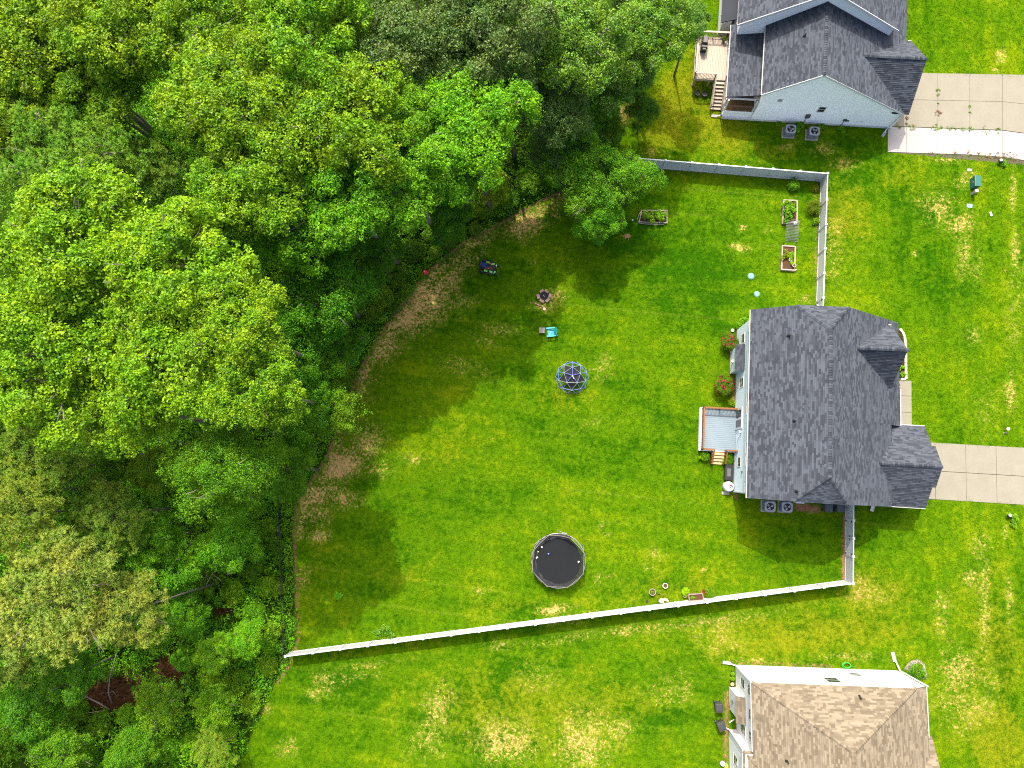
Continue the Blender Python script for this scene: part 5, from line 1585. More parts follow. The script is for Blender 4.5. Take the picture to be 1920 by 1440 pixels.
pot('small white pot standing in the lower vegetable bed', 1482.5, 487, .15, .2, (.55, .52, .42), .2, (.10, (1.2, 1.3, 1)))
pot('pinkish pot on the right board of the lower vegetable bed', 1489.5, 497.5, .16, .24, (.55, .42, .38), .28)
t = thing('watering_can', 'white watering jug lying at the lower corner of the lower vegetable bed', 'watering jug', P(1487, 507.5))
MB().path([(-.2, 0, .12), (.0, 0, .13), (.18, .02, .12)], [.09, .12, .10], 10).build('body', TRIM, t, True)
MB().path([(.18, .02, .14), (.3, .05, .24)], [.03, .02], 6).build('spout', TRIM, t)
t = thing('watering_can', 'white watering can at the lower right corner of the upper vegetable bed', 'watering jug', P(1491, 418, .3))
MB().lathe((0, 0, -.3), [(.13, 0), (.15, .28), (.12, .34), (.06, .36)], 14).build('body', TRIM, t, True)
MB().path([(.1, .05, -.1), (.3, .1, .05)], [.03, .02], 6).build('spout', TRIM, t)
MB().path([(-.1, 0, .05), (-.05, 0, .16), (.06, 0, .14)], .015, 5).build('handle', TRIM, t)
# fallen wire trellis between the beds
WT = thing('wire_trellis', 'bowed sheet of silver wire mesh leaning between the two vegetable beds', 'wire mesh', P(1487, 430))
m = MB()
c0 = WT.location
def wp(i, j):                                     # i across 0..12, j along 0..14
    x = 1475+24*i/12-(j/14)*3; y = 411+40*j/14+2*i/12
    return P(x, y, .45*math.sin(math.pi*(j/14*.75+.25))+.08+.06*math.sin(i*.6))-c0
for i in range(13):
    m.path([wp(i, j) for j in range(15)], .011, 3)
for j in range(15):
    m.path([wp(i, j) for i in range(13)], .011, 3)
m.build('wires', STEEL, WT)
for xx in (1470.5, 1494.5):
    MB().beam(P(xx, 454, .5)-c0, P(xx-5, 464, .05)-c0, .06, .06).build('stake', BLACKP, WT)

# ---------------------------------------------------------------- corner by the bottom fence
pot('larger grey ring planter near the bottom fence with a green plant', 1223.5, 1110.5, .30, .38, (.36, .32, .31), 0, (.16, (.9, 1.3, 1)), 'planter')
pot('smaller white ring planter near the bottom fence with bare soil', 1247.5, 1098.5, .23, .30, (.66, .64, .62), 0, None, 'planter')
pot('small dark blue pot beside the bottom fence', 1213, 1127, .12, .2, (.03, .035, .09))
pot('pinkish clay pot under the yellow-green shrub by the wooden trough', 1285, 1117, .19, .26, (.42, .25, .19))
ts = thing('wooden_trough', 'wooden trough on splayed legs leaning at the bottom fence', 'planter', P(1302.5, 1117.5), R(5))
TW = M('grey_brown_wood', (.33, .24, .20), .85, .3, 5.0, .1)
for y in (-.27, .27):
    MB().box(-.62, .62, y-.035, y+.035, .42, .68).build('side_board', TW, ts)
for x in (-.6, .6):
    MB().box(x-.035, x+.035, -.234, .234, .42, .67).build('end_board', TW, ts)
MB().box(-.565, .565, -.23, .23, .44, .58).build('soil', SOIL, ts)
for x in (-.55, .55):
    for y in (-.3, .3):
        MB().beam((x, y*.8, .45), (x*1.08, y*1.5, 0), .05, .05).build('leg', TW, ts)
o = link('plant', KINDS['bush2'][0][0], ts); o.scale = (.17, .11, .1); o.location = (-.27, 0, .58); o.color = (.8, 1.1, 1, 1)
bush('shrub', 'rounded yellow-green shrub left of the wooden trough', 1286, 1109.5, .42, 'bush0', (1.75, 1.75, 1), cat='shrub')
bush('shrub', 'dark red shrub right of the wooden trough', 1320, 1111, .26, 'bush1', (1.6, .28, .9), cat='shrub')
bush('shrub', 'thin straggly shrub with arching shoots by the bottom fence', 1331, 1113, .55, 'wispy0', (1.2, 1.15, 1), .25)
st = thing('tree_stump', 'pale split stump between the planters and the bottom fence', 'stump', P(1240, 1126))
m = MB().lathe((0, 0, 0), [(.24, 0), (.22, .16), (.2, .28), (.1, .30)], 11)
rng = random.Random(4); m.v = [(x+rng.uniform(-.04, .04), y+rng.uniform(-.04, .04), z) for x, y, z in m.v]
m.build('wood', M('stump_wood', (.50, .33, .24), .9, .4, 7.0, .1, bump=.8), st)
MB().beam((.15, .12, .06), (.6, -.02, .06), .12, .1).beam((.2, .2, .05), (.55, .12, .05), .08, .08).build('split_piece', M('stump_wood', (.50, .33, .24)), st)
bush('weed', 'low green weed between the two ring planters', 1236, 1110, .22, 'veg1', (1.1, 1.1, 1), cat='weed')
bush('weed', 'low weed patch with a brown stalk above the stump', 1239, 1117, .2, 'veg0', (1.4, .9, .8), cat='weed')

# ---------------------------------------------------------------- along the walls of the middle house
def myrtle(label, px, py, r, seed):
    t = bush('crepe_myrtle', label, px, py, r, 'mid0', (.85, .75, .8), r*1.0, 'crepe myrtles by the blue wall', 'flowering shrub', .9)
    rng = np.random.default_rng(seed)
    d = unit(rng.normal(size=(34, 3))+np.array([0, 0, .5])); S = d*r*rng.uniform(.75, 1.05, (34, 1))*np.array([1, 1, .75])+np.array([0, 0, r])
    V, F, ti = spray_leaves(rng, S, d, 10, .12, .11, .8, .6, .3)
    link('blossoms', np_mesh('blossoms', V, F, M('pink_blossom', (.36, .022, .05), .6, .2, 8.0, .2, tint=.4), ti), t)
myrtle('crepe myrtle with red-pink blossoms above the chimney bay', 1369, 641, .85, 1)
myrtle('crepe myrtle with red-pink blossoms between the chimney bay and the deck', 1357, 723, .95, 2)
bush('weed', 'bright green leafy weed at the upper corner of the blue wall', 1396, 603, .48, 'veg0', (.75, 1.0, 1), cat='weed')
bush('weed', 'lower bright green weed at the upper corner of the blue wall', 1386, 613, .42, 'veg1', (.65, .95, 1), cat='weed')
t = thing('white_pot', 'little white pot by the weeds at the wall corner', 'flower pot', P(1372.5, 620))
MB().lathe((0, 0, 0), [(.1, 0), (.14, .2), (.11, .2)], 12).build('pot', TRIM, t); MB().lathe((0, 0, .15), [(.115, 0), (.03, .01)], 10).build('earth', SOIL, t)
bush('ornamental_grass', 'tuft of tan ornamental grass above the deck', 1371, 754, .42, 'wispy1', (2.0, 1.5, 1.2), .22, cat='ornamental grass')
bush('weed', 'small green weed beside the tan grass tuft above the deck', 1375.5, 758, .26, 'veg0', (.9, 1.2, 1), cat='weed')
bush('shrub', 'round green shrub left of the deck stairs', 1320.5, 856, .50, 'bush1', (1.05, 1.3, 1))
bush('shrub', 'bright green leafy shrub right of the deck stairs', 1364.5, 862, .52, 'bush0', (.85, 1.25, 1))
bush('shrub', 'smaller green shrub behind the leafy one right of the deck stairs', 1368, 852, .36, 'bush2', (.7, 1.0, 1))
for i, (x, y, r, l) in enumerate(((1691, 666, .28, 'uppermost of the four little plants in the front flower bed'), (1691, 670.5, .22, 'second little plant from the top in the front flower bed'), (1690, 689, .25, 'third little plant from the top in the front flower bed'), (1692, 702.5, .28, 'lowest of the four little plants in the front flower bed'))):
    bush('bed_plant', l, x, y, r, ('veg0', 'veg1')[i % 2], (1.3, 1.5, 1.2), cat='plant')
bush('shrub', 'green shrub against the top fence near its right corner', 1487, 347, .62, 'bush0', (.75, 1.0, 1))
bush('shrub', 'brownish dried shrub in the right corner of the top fence', 1529, 352, .38, 'wispy0', (1.6, 1.0, .9), .3)
bush('flowering_shrub', 'loose shrub with orange-yellow flowers beside the right fence', 1526, 388, .85, 'wispy1', (1.1, .85, .8), .5, cat='flowering shrub')
bush('weed', 'straggly weed below the flowering shrub at the right fence', 1529, 415, .4, 'veg1', (.9, 1.0, .9), cat='weed')
bush('weed', 'leafy weed patch with a brown centre against the bottom fence', 724, 1183, .62, 'veg0', (.55, .75, 1), cat='weed', squash=.6)
bush('weed', 'small weed left of the leafy patch at the bottom fence', 708, 1190, .4, 'veg0', (.6, .8, 1), cat='weed', squash=.6)
bush('weed', 'lone dark green weed in the shade of the woods near the bottom fence', 635, 1118, .42, 'veg1', (.7, 1.25, 1.2), cat='weed', squash=.6)

# ---------------------------------------------------------------- front lawn fixtures
GREEN = M('utility_green', (.035, .16, .13), .5, .1, 3.0, .35)
t = thing('transformer_box', 'dark green metal utility box on the front lawn', 'utility box', P(1824, 345.5), R(-3))
MB().box(-.25, .25, -.48, .48, 0, .75).build('body', GREEN, t)
m = MB().extrude([(-.27, .75), (.27, .75), (.27, .80), (-.20, .86), (-.27, .82)], -.50, .50); m.build('lid', GREEN, t)
MB().box(-.29, -.25, -.05, .05, .45, .55).build('lock', STEEL, t)
t = thing('cable_pedestal', 'small beige cable pedestal just below the green utility box', 'pedestal', P(1822, 364))
MB().box(-.10, .10, -.10, .10, 0, .72).build('post', M('pedestal_beige', (.42, .40, .34), .6), t)
MB().cbox((0, 0, .78), (.25, .27, .16), taper=.92).build('cap', M('pedestal_cap', (.55, .50, .40), .6), t)
t = thing('valve_box', 'pale blue rectangular water meter box in the front lawn', 'meter box', P(1817.5, 386), R(-5))
MB().box(-.23, .23, -.16, .16, 0, .05).build('rim', M('pale_blue_lid', (.35, .58, .72), .6), t); MB().box(-.10, .10, -.05, .05, .05, .056).build('reader_cap', GREYP, t); MB().box(-.2, .2, -.13, .13, .05, .053).build('lid', M('pale_blue_lid', (.35, .58, .72)), t)
t = thing('valve_box', 'half grown-over grey box lid between the driveway and the green utility box', 'meter box', P(1817.5, 319), R(-5))
MB().box(-.2, .2, -.12, .12, 0, .04).build('rim', CONC_NEW, t); MB().box(-.17, .0, -.1, .1, .04, .045).build('lid', M('pale_blue_lid', (.35, .58, .72)), t)
t = thing('drain_marker', 'white oblong cap in the front lawn right of the blue meter box', 'drain cap', P(1857.5, 401.5), R(8))
MB().prism([(-.08, -.2), (.08, -.2), (.10, 0), (.08, .2), (-.08, .2), (-.10, 0)], 0, .06).build('cap', TRIM, t); MB().lathe((0, 0, .06), [(.04, 0), (.03, .02)], 8).build('plug', GREYP, t)
def lamp(label, px, py):
    t = thing('path_light', label, 'garden light', P(px, py))
    MB().tube((0, 0, 0), (0, 0, .32), .025).build('stake', BLACKP, t)
    MB().lathe((0, 0, .3), [(.06, 0), (.20, .06), (.16, .13), (.05, .16)], 16).build('shade', BLACKP, t, True)
    MB().lathe((0, .05, .42), [(.14, 0), (.10, .05)], 14).build('top_cap', TRIM, t)
lamp('black garden light with a white top by the corner of the white driveway strip', 1872, 305)
lamp('black garden light with a white top below the middle driveway', 1888.5, 967)
bush('weed', 'green weed tuft around the light at the white driveway corner', 1880, 305, .42, 'veg1', (.7, 1.0, .9), cat='weed', squash=.7)
bush('weed', 'grey-green weed tuft beside the light below the middle driveway', 1901, 974, .5, 'veg0', (.75, .95, 1.1), cat='weed', squash=.6)
t = thing('clean_out_pipe', 'tan capped pipe standing in bare soil above the middle driveway', 'pipe', P(1883.5, 806))
MB().tube((0, 0, 0), (0, 0, .5), .05).build('pipe', M('tan_pipe', (.34, .20, .12), .8), t)
MB().lathe((0, .05, .5), [(.13, 0), (.15, .05), (.10, .10)], 12).build('cap', M('tan_cap', (.62, .50, .38), .7), t)
MB().box(-.16, .16, -.30, -.24, 0, .05).build('stop_block', CONC_NEW, t)

# ---------------------------------------------------------------- beside the lower house
bin_('upper black wheelie bin left of the lower house', P(1345, 1322, .2), R(2), M('bin_black', (.055, .058, .060), .5, .2, 4.0, .3), 'bins beside the lower house')
bin_('lower black wheelie bin left of the lower house, standing askew', P(1349.5, 1357, .2), R(24), M('bin_black', (.055, .058, .060)), 'bins beside the lower house')
for o in SC.objects:
    if o.name.startswith('wheelie_bin'):
        o.location.z = 0
t = thing('garden_hose', 'coiled neon green garden hose on the grass by the white wall', 'hose', P(1586, 1247))
HOSE = M('neon_hose', (.05, .48, .05), .5, .1, 5.0, .35)
pts = []
for k in range(70):
    a = k*.42; r = .34-.05*math.sin(k*.37)-.0015*k
    pts.append((r*math.cos(a)*1.1, r*math.sin(a)*.8, .03+.003*k+.01*math.sin(k)))
MB().path(pts, .028, 5).build('coil', HOSE, t, True)
MB().path([(.3, -.1, .03), (.6, -.14, .03), (.9, -.1, .03)], .014, 5).build('hose_end', HOSE, t, True)
for x, y, r, c, l in ((1374, 1263, .2, (1.5, 1.6, 1), 'upper light green pot plant against the lower house wall'), (1373.5, 1272, .22, (1.4, 1.5, 1), 'middle light green pot plant against the lower house wall')):
    pot(l, x, y, .17, .3, (.06, .06, .05), 0, (r, c))
pot('black pot with yellow flowers, lowest of three at the lower house wall', 1373.5, 1283, .2, .34, (.03, .03, .03), 0, None, dark=M('yellow_flowers', (.75, .55, .12), .7))
t = thing('drain_pipe', 'white downspout pipe lying in the grass by the lower bay', 'pipe', P(1371, 1352), R(35))
MB().path([(-.22, 0, .05), (.22, 0, .05)], .055, 8).build('pipe', TRIM, t); MB().tube((.22, 0, .05), (.3, 0, .05), .065).build('collar', TRIM, t)
t = thing('water_jug', 'white round jug with a yellow base at the bottom edge beside the lower house', 'jug', P(1354, 1430))
MB().lathe((0, 0, 0), [(.2, 0), (.22, .3), (.15, .42), (.06, .46)], 16).build('body', TRIM, t, True)
t = thing('toy', 'yellow-green plastic toy at the bottom edge beside the lower house', 'toy', P(1361, 1437))
MB().cbox((0, 0, .15), (.35, .3, .3), taper=.7).build('body', M('yellow_plastic', (.65, .68, .05), .4), t); MB().cbox((.08, .18, .1), (.12, .25, .2), rot=.5).build('arm', M('green_plastic', (.2, .5, .05), .4), t)
# gravel corner bed
gq = [(1696, 1254), (1700, 1246), (1709, 1239), (1722, 1237), (1732, 1243), (1736, 1255), (1737, 1272), (1722, 1272)]
sheet('gravel_bed', [g2(*p) for p in gq], .012, M('gravel_base', (.40, .33, .27), .95, .4, 9.0, .1))
rng = np.random.default_rng(8)
m = MB(); k = 0
gp = np.array(gq, float)
while k < 620:
    x, y = rng.uniform(1694, 1738), rng.uniform(1236, 1273)
    if in_poly(np.array([x]), np.array([y]), gq)[0]:
        p = P(x, y); s = rng.uniform(.035, .085)
        m.cbox((p.x, p.y, .02+s*.3), (s*rng.uniform(.8, 1.5), s, s*.8), rng.random(), rng.uniform(0, 3), .6); k += 1
tag(m.build('gravel', M('pale_pebbles', (.42, .36, .32), .85, .2, 6.0, .15, tint=.45), None, kind='stuff'), 'pale pebbles of the corner bed by the lower house', 'gravel')
bush('shrub', 'dense dark green shrub in the gravel corner bed', 1717, 1262, .85, 'bush0', (.55, .8, .7))
bush('shrub', 'small shrub with an orange flower in the gravel corner bed', 1723.5, 1248.5, .32, 'bush1', (.9, .9, 1))
bush('weed', 'green weeds at the foot of the gable wall between the air conditioners', 1498, 236, .5, 'veg0', (.8, 1.2, 1), cat='weed', squash=.7)
bush('weed', 'small weed under the gas meter on the pale gable wall', 1578, 243, .3, 'veg0', (.9, 1.3, 1), cat='weed')
bush('weed', 'low weeds right of the air conditioner nearer the white driveway strip', 1541, 237, .36, 'veg1', (.8, 1.1, 1), cat='weed', squash=.7)
for x, y, l in ((1460, 232, 'thin weed left of the left-hand upper air conditioner'),):
    bush('weed', l, x, y, .3, 'veg1', (.8, 1.1, 1), cat='weed', squash=.7)
t = thing('bird_feeder', 'white round mushroom-like cap in the grass by the low bed under the tree', 'garden ornament', P(1185.5, 414))
MB().tube((0, 0, 0), (0, 0, .2), .03).build('stem', TRIM, t); MB().lathe((0, 0, .2), [(.09, 0), (.08, .05), (.02, .09)], 12).build('cap', TRIM, t, True)
t = thing('brick_slab', 'reddish square slab in the grass below the overhanging tree', 'paving slab', P(1176, 443), R(8))
MB().cbox((0, 0, .03), (.5, .34, .06)).build('slab', M('reddish_slab', (.42, .20, .13), .9, .3, 6.0, .1), t); MB().cbox((.05, .02, .068), (.3, .2, .012)).build('chip', M('reddish_slab', (.42, .20, .13)), t)

# ================================================================ THE WOODS
G_BROAD = 'tall broad-leaved trees of the woods'
G_OUT = 'trees at the picture edge'
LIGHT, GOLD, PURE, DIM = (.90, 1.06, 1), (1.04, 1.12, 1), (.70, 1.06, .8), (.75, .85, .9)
T = [  # label, px, py, crown height, radius, kind, colour, (name)
 ('big bright tree below the feathery pine, upper part of the pale mass', 150, 470, 20, 5.8, 'broad0', GOLD),
 ('big bright tree left of the dark gap in the woods, with pale bare twigs', 345, 500, 21, 5.4, 'broad1', GOLD),
 ('big yellow-green tree at the left edge, halfway down the picture', 90, 660, 19, 5.8, 'broad2', GOLD),
 ('big bright tree with a pale fallen limb, left of the wispy tree', 330, 655, 20, 5.2, 'broad3', GOLD),
 ('bright tree reaching furthest right in the pale mass, beside the dark gap', 448, 612, 22, 3.6, 'broad0', (1.05, 1.08, 1)),
 ('bright tree at the lower right end of the pale mass, above the round cedar', 468, 722, 20.5, 3.7, 'broad1', (.95, 1.05, 1)),
 ('bright tree at the lower edge of the pale mass, above the pines', 235, 765, 17, 3.7, 'broad2', GOLD),
 ('tall tree at the top edge, left of the grey-green oaks', 585, 70, 19, 5.4, 'broad1', LIGHT),
 ('tall tree in the middle of the upper woods, right of the feathery pine', 440, 200, 19, 5.0, 'broad2', (1.0, 1.02, 1)),
 ('tall tree with glinting leaves left of the brightest green tree', 625, 225, 19, 5.1, 'broad3', (.98, 1.02, 1)),
 ('tall tree above the dark gap, hanging over the shaded middle', 490, 335, 18, 4.8, 'broad0', (.9, 1.02, .95)),
 ('green tree whose lower edge hangs over the shaded bushes by the red ball', 655, 375, 16.5, 4.4, 'broad1', PURE),
 ('yellow-green tree in the upper left corner of the picture', 60, 60, 17.5, 5.4, 'broad3', (1.1, 1.02, 1)),
 ('tree at the top edge, second from the upper left corner', 235, 45, 17.5, 5.2, 'broad0', (1.0, 1.0, 1)),
 ('dim green tree above the feathery pine', 190, 185, 15, 4.4, 'broad1', (.85, .95, .95)),
 ('yellow-green tree at the left edge above the feathery pine', 25, 185, 16, 4.2, 'broad2', (1.1, 1.04, 1)),
 ('tree at the top edge between the corner trees and the glinting tree', 395, 55, 17, 4.6, 'broad2', (.95, 1, 1)),
 ('brightest pure green tree, its crown ending above the yellowish shrub', 880, 238, 16.5, 4.5, 'broad3', (.80, 1.16, .8)),
 ('pure green tree left below the brightest one', 765, 328, 15.5, 4.3, 'broad0', (.78, 1.1, .8)),
 ('pale green tree between the glinting tree and the brightest one', 745, 215, 17, 3.0, 'broad2', (.85, 1.1, .9)),
 ('green tree low between the glinting tree and the shaded bushes', 560, 425, 15, 3.6, 'broad3', PURE),
 ('grey-green oak at the top edge, left of two', 775, 75, 17, 4.3, 'oak0', (1, 1, 1)),
 ('grey-green oak at the top edge, right of two', 905, 60, 17, 4.4, 'oak1', (1.05, 1.05, 1.1)),
 ('smaller grey-green oak right above the brightest tree', 945, 150, 14, 3.3, 'oak0', (.9, .95, 1)),
 ('grey-green oak between the pale tree and the brightest tree', 840, 140, 15, 3.5, 'oak1', (1, 1.02, 1)),
 ('dark grey-green tree right of the brightest tree', 1030, 205, 10.5, 3.3, 'oak0', (.85, .98, .9)),
 ('dark low tree above the yellowish shrub', 1050, 270, 7, 2.8, 'oak1', (.85, 1.05, .85)),
 ('yellowish green tree at the top edge, right of the oaks', 1075, 70, 14, 4.2, 'oak0', (1.35, 1.55, .5)),
 ('yellow-tipped tree nearest the weathered deck of the upper house', 1228, 55, 11.5, 3.3, 'oak1', (1.35, 1.6, .5)),
 ('dull green tree with bare pale twigs left of the weathered deck', 1165, 115, 9, 3.4, 'oak1', (.95, 1.25, .6)),
 ('thin dark tree standing alone over the grass below the weathered deck', 1205, 205, 4.5, 1.7, 'mid1', (.62, .75, .8)),
 ('thin dark tree beside the worn soil patch below the upper yard', 1140, 255, 5, 1.7, 'mid0', (.6, .75, .8)),
 ('small tree overhanging the left end of the top fence', 1115, 345, 6.5, 3.1, 'mid0', (.78, 1.0, .85)),
 ('small loose tree whose branches cross the top fence', 1185, 335, 6, 2.4, 'mid1', (.9, 1.1, .9)),
 ('small tree hanging lowest over the big lawn near the low vegetable bed', 1125, 412, 5.5, 2.1, 'mid1', (.8, 1.1, .9)),
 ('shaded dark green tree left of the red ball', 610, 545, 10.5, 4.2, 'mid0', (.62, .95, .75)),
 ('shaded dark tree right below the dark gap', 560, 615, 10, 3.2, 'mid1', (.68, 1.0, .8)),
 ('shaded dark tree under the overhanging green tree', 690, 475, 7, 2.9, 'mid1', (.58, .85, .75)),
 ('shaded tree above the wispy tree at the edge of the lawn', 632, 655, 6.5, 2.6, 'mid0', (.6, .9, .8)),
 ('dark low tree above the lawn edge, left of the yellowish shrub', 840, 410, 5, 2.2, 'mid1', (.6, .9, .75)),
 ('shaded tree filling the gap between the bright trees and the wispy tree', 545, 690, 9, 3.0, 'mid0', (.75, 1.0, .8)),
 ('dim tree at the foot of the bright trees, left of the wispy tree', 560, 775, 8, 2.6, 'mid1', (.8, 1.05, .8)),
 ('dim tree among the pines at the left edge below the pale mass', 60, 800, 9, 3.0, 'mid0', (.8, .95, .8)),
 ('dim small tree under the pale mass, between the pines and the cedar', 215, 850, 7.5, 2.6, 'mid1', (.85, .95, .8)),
 ('dull tree over the left rail of the weathered deck', 1292, 45, 8, 1.9, 'oak0', (1.0, 1.3, .6)),
 ('dim tree between the feathery pines and the upper left trees', 95, 225, 12, 3.4, 'mid0', (.9, 1.0, .8)),
 ('dim tree in the gap right of the feathery pines', 330, 270, 12, 2.8, 'mid1', (.9, 1.05, .8)),
 ('dim tree behind the pines at the left edge', 20, 920, 9, 3.2, 'mid1', (.9, 1.0, .8)),
 ('shaded small tree against the trunks above the wispy tree', 592, 668, 7.5, 2.7, 'mid0', (.8, 1.05, .85)),
 ('shaded small tree left of the wispy tree, hiding a trunk', 560, 735, 8.5, 2.6, 'mid1', (.8, 1.1, .85)),
 ('dim tree in the gap below the upper left trees', 150, 130, 13, 3.2, 'mid1', (1.1, 1.15, .8)),
 ('small dim tree between the pale pines and the dark bushy tree', 285, 1010, 7, 2.6, 'mid0', (.9, 1.15, .9)),
 ('dim tree under the brightest tree beside the yellowish shrub', 850, 335, 7, 2.6, 'mid0', (.7, 1.05, .8)),
 ('dim tree behind the dull green tree near the deck', 1110, 180, 7, 2.8, 'mid1', (.8, 1.0, .7)),
 ('small dim tree among the oaks at the top edge', 985, 30, 11, 3.0, 'mid0', (.75, .95, .8)),
 ('dim tree between the top-edge tree and the left oak', 690, 60, 12, 3.0, 'mid1', (.8, 1.0, .8)),
 ('shaded tree between the overhanging tree and the dark oaks', 1075, 300, 7, 2.7, 'mid0', (.75, 1.0, .85)),
 ('round green cedar near the lower left edge of the lawn', 430, 872, 16, 4.0, 'cedar0', (.85, .98, .9)),
 ('green cedar hanging over the bare soil at the lawn edge', 535, 880, 8, 2.7, 'cedar1', (.8, .98, .85)),
 ('small dim tree between the pines and the round cedar', 290, 880, 8, 2.2, 'mid1', (1.1, .95, .8)),
 ('feathery blue-green pine at the left edge', 125, 305, 15.5, 5.0, 'pine0', (.92, 1.3, .95)),
 ('feathery pine shaded by the bright tree, right of the blue-green one', 270, 320, 13, 2.9, 'pine1', (.9, 1.2, 1)),
 ('yellow-green pine at the left edge above the big pine', 35, 850, 13, 3.1, 'pine1', (1.05, 1.25, .9)),
 ('pine beside the lower edge of the pale mass of bright trees', 115, 870, 12.5, 2.6, 'pine2', (1.0, 1.2, .9)),
 ('dim pine between the round cedar and the big pale pine', 205, 965, 10, 3.0, 'pine0', (.95, 1.15, .9)),
 ('pale pine at the left edge just above the big pale pine', 45, 965, 14, 3.4, 'pine2', (1.1, 1.15, .9)),
 ('big pale yellow-green pine near the lower left corner', 120, 1115, 15, 4.9, 'pine0', (1.22, 1.18, 1.25)),
 ('right arm of the pale pines, reaching over the dark understory', 245, 1145, 14, 2.8, 'pine1', (1.22, 1.18, 1.2)),
 ('dim pine at the left edge below the big pale pine', 25, 1225, 11, 2.7, 'pine1', (.8, .92, .85)),
 ('dark low tree right of the pale pines', 335, 1050, 6, 2.9, 'mid0', (.85, 1.15, .95)),
 ('dark bushy tree left of the chain link fence', 430, 1020, 5.5, 2.7, 'mid1', (.9, 1.2, .95)),
 ('low dim tree between the dark bushy tree and the dead branches', 345, 1150, 4.5, 2.1, 'mid1', (.9, 1.15, .95)),
 ('pale green small tree left of the end of the bottom fence', 405, 1222, 4.2, 1.7, 'mid0', (1.35, 1.45, 1.3)),
 ('pale green small tree right beside the end of the bottom fence', 462, 1200, 4.0, 1.7, 'mid1', (1.2, 1.45, 1.0)),
 ('wispy tree with arching pale shoots at the lawn edge, above the round cedar', 615, 765, 6.5, 2.9, 'wispy0', (1.25, 1.25, 1.3)),
 ('wispy tree near the bare brown ground in the lower left', 300, 1320, 4.2, 2.6, 'wispy1', (1.15, 1.15, 1.3)),
 ('wispy green tree in the lower woods near the bottom edge', 400, 1320, 3.6, 2.2, 'wispy0', (1.15, 1.2, .9)),
 ('dark tree between the big pale pine and the bare brown ground', 140, 1262, 6, 2.5, 'mid0', (.7, .95, 1)),
 ('blue-green dark tree near the lower left corner', 55, 1330, 6, 2.7, 'mid1', (.62, .9, 1.0)),
 ('green tree at the bottom edge near the lower left corner', 120, 1415, 5, 2.6, 'mid0', (.85, 1.0, .8)),
 ('low tree at the bottom edge, below the wispy tree', 245, 1410, 4, 2.2, 'mid1', (.8, 1.0, .9)),
 ('small yellow-green pine at the bottom edge', 400, 1410, 4.5, 1.7, 'pine2', (1.1, 1.25, .7)),
]
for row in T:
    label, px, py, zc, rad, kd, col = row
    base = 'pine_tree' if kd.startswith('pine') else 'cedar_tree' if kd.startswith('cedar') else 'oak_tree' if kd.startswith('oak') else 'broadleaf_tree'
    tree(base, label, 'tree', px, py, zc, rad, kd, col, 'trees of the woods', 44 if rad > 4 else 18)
# trees that stand beyond the frame and throw their shade into it
for l, px, py, zc, rad, kd in (('tree cut by the left edge beside the upper left corner', -120, 60, 17, 5.2, 'broad0'), ('tree cut by the left edge beside the feathery blue-green pine', -130, 260, 16, 5, 'broad1'), ('bright tree cut by the left edge beside the upper part of the pale mass', -140, 480, 17, 5.2, 'broad2'),
        ('bright tree cut by the left edge beside the lower part of the pale mass', -130, 680, 16, 5, 'broad3'), ('pine cut by the left edge beside the yellow-green pine', -110, 900, 14, 4.4, 'pine1'), ('pine cut by the left edge beside the big pale pine', -120, 1130, 14, 4.6, 'pine2'), ('low tree cut by the left edge at the lower left corner', -90, 1370, 8, 3.6, 'mid0'),
        ('tree cut by the top edge, first from the upper left corner', 130, -120, 17, 5.2, 'broad1'), ('tree cut by the top edge, second from the upper left corner', 330, -130, 17, 5.2, 'broad3'), ('tree cut by the top edge, left of the grey-green oaks', 520, -130, 17, 5.0, 'broad2'), ('grey-green oak cut by the top edge, left one of the pair', 720, -110, 15, 4.4, 'oak1'),
        ('grey-green oak cut by the top edge, right one of the pair', 880, -110, 15, 4.4, 'oak0'), ('oak cut by the top edge above the yellowish green tree', 1040, -100, 13, 4.0, 'oak1'), ('oak cut by the top edge nearest the upper house', 1190, -70, 10, 3.4, 'oak0'), ('low tree cut by the bottom edge, right of the corner', 210, 1520, 5, 2.8, 'mid1'), ('low tree cut by the bottom edge at the lower left corner', 40, 1530, 6, 3.0, 'mid0')):
    tree('broadleaf_tree' if kd[:4] != 'pine' else 'pine_tree', l, 'tree', px, py, zc, rad, kd, LIGHT, G_OUT, 6)

bush('shrub', 'yellowish olive shrub between the brightest tree and the lawn edge', 922, 352, 1.9, 'bush0', (1.25, 1.0, .7), 3.2)
EDGE_BUSH = [(645, 705, 1.2), (600, 725, 1.2), (700, 545, 1.2), (770, 420, 1.3), (815, 470, .9), (890, 428, .8), (840, 455, .9), (735, 570, .8), (760, 545, .8), (515, 1180, .9), (520, 1100, .8), (518, 1020, .9), (505, 1210, .9), (575, 455, 1.5), (600, 470, 1.3), (745, 520, 1.25), (775, 470, 1.3), (720, 560, 1.3), (690, 590, 1.2), (670, 560, 1.4), (640, 610, 1.3), (655, 650, 1.1), (810, 440, 1.2), (860, 400, 1.3), (905, 390, 1.2), (950, 372, 1.2), (985, 345, 1.3), (1035, 330, 1.3), (1080, 300, 1.2),
             (480, 950, 1.4), (505, 990, 1.2), (470, 1060, 1.3), (500, 1100, 1.1), (440, 1110, 1.4), (390, 1090, 1.4), (480, 1150, 1.2), (500, 1250, 1.1), (445, 1280, 1.3), (400, 1270, 1.2), (350, 1235, 1.3), (470, 1320, 1.1), (430, 1370, 1.1), (360, 1390, 1.2), (320, 1400, 1.2), (240, 1340, 1.1), (190, 1360, 1.3), (150, 1330, 1.2), (280, 1040, 1.5), (270, 1090, 1.4), (300, 1200, 1.3)]
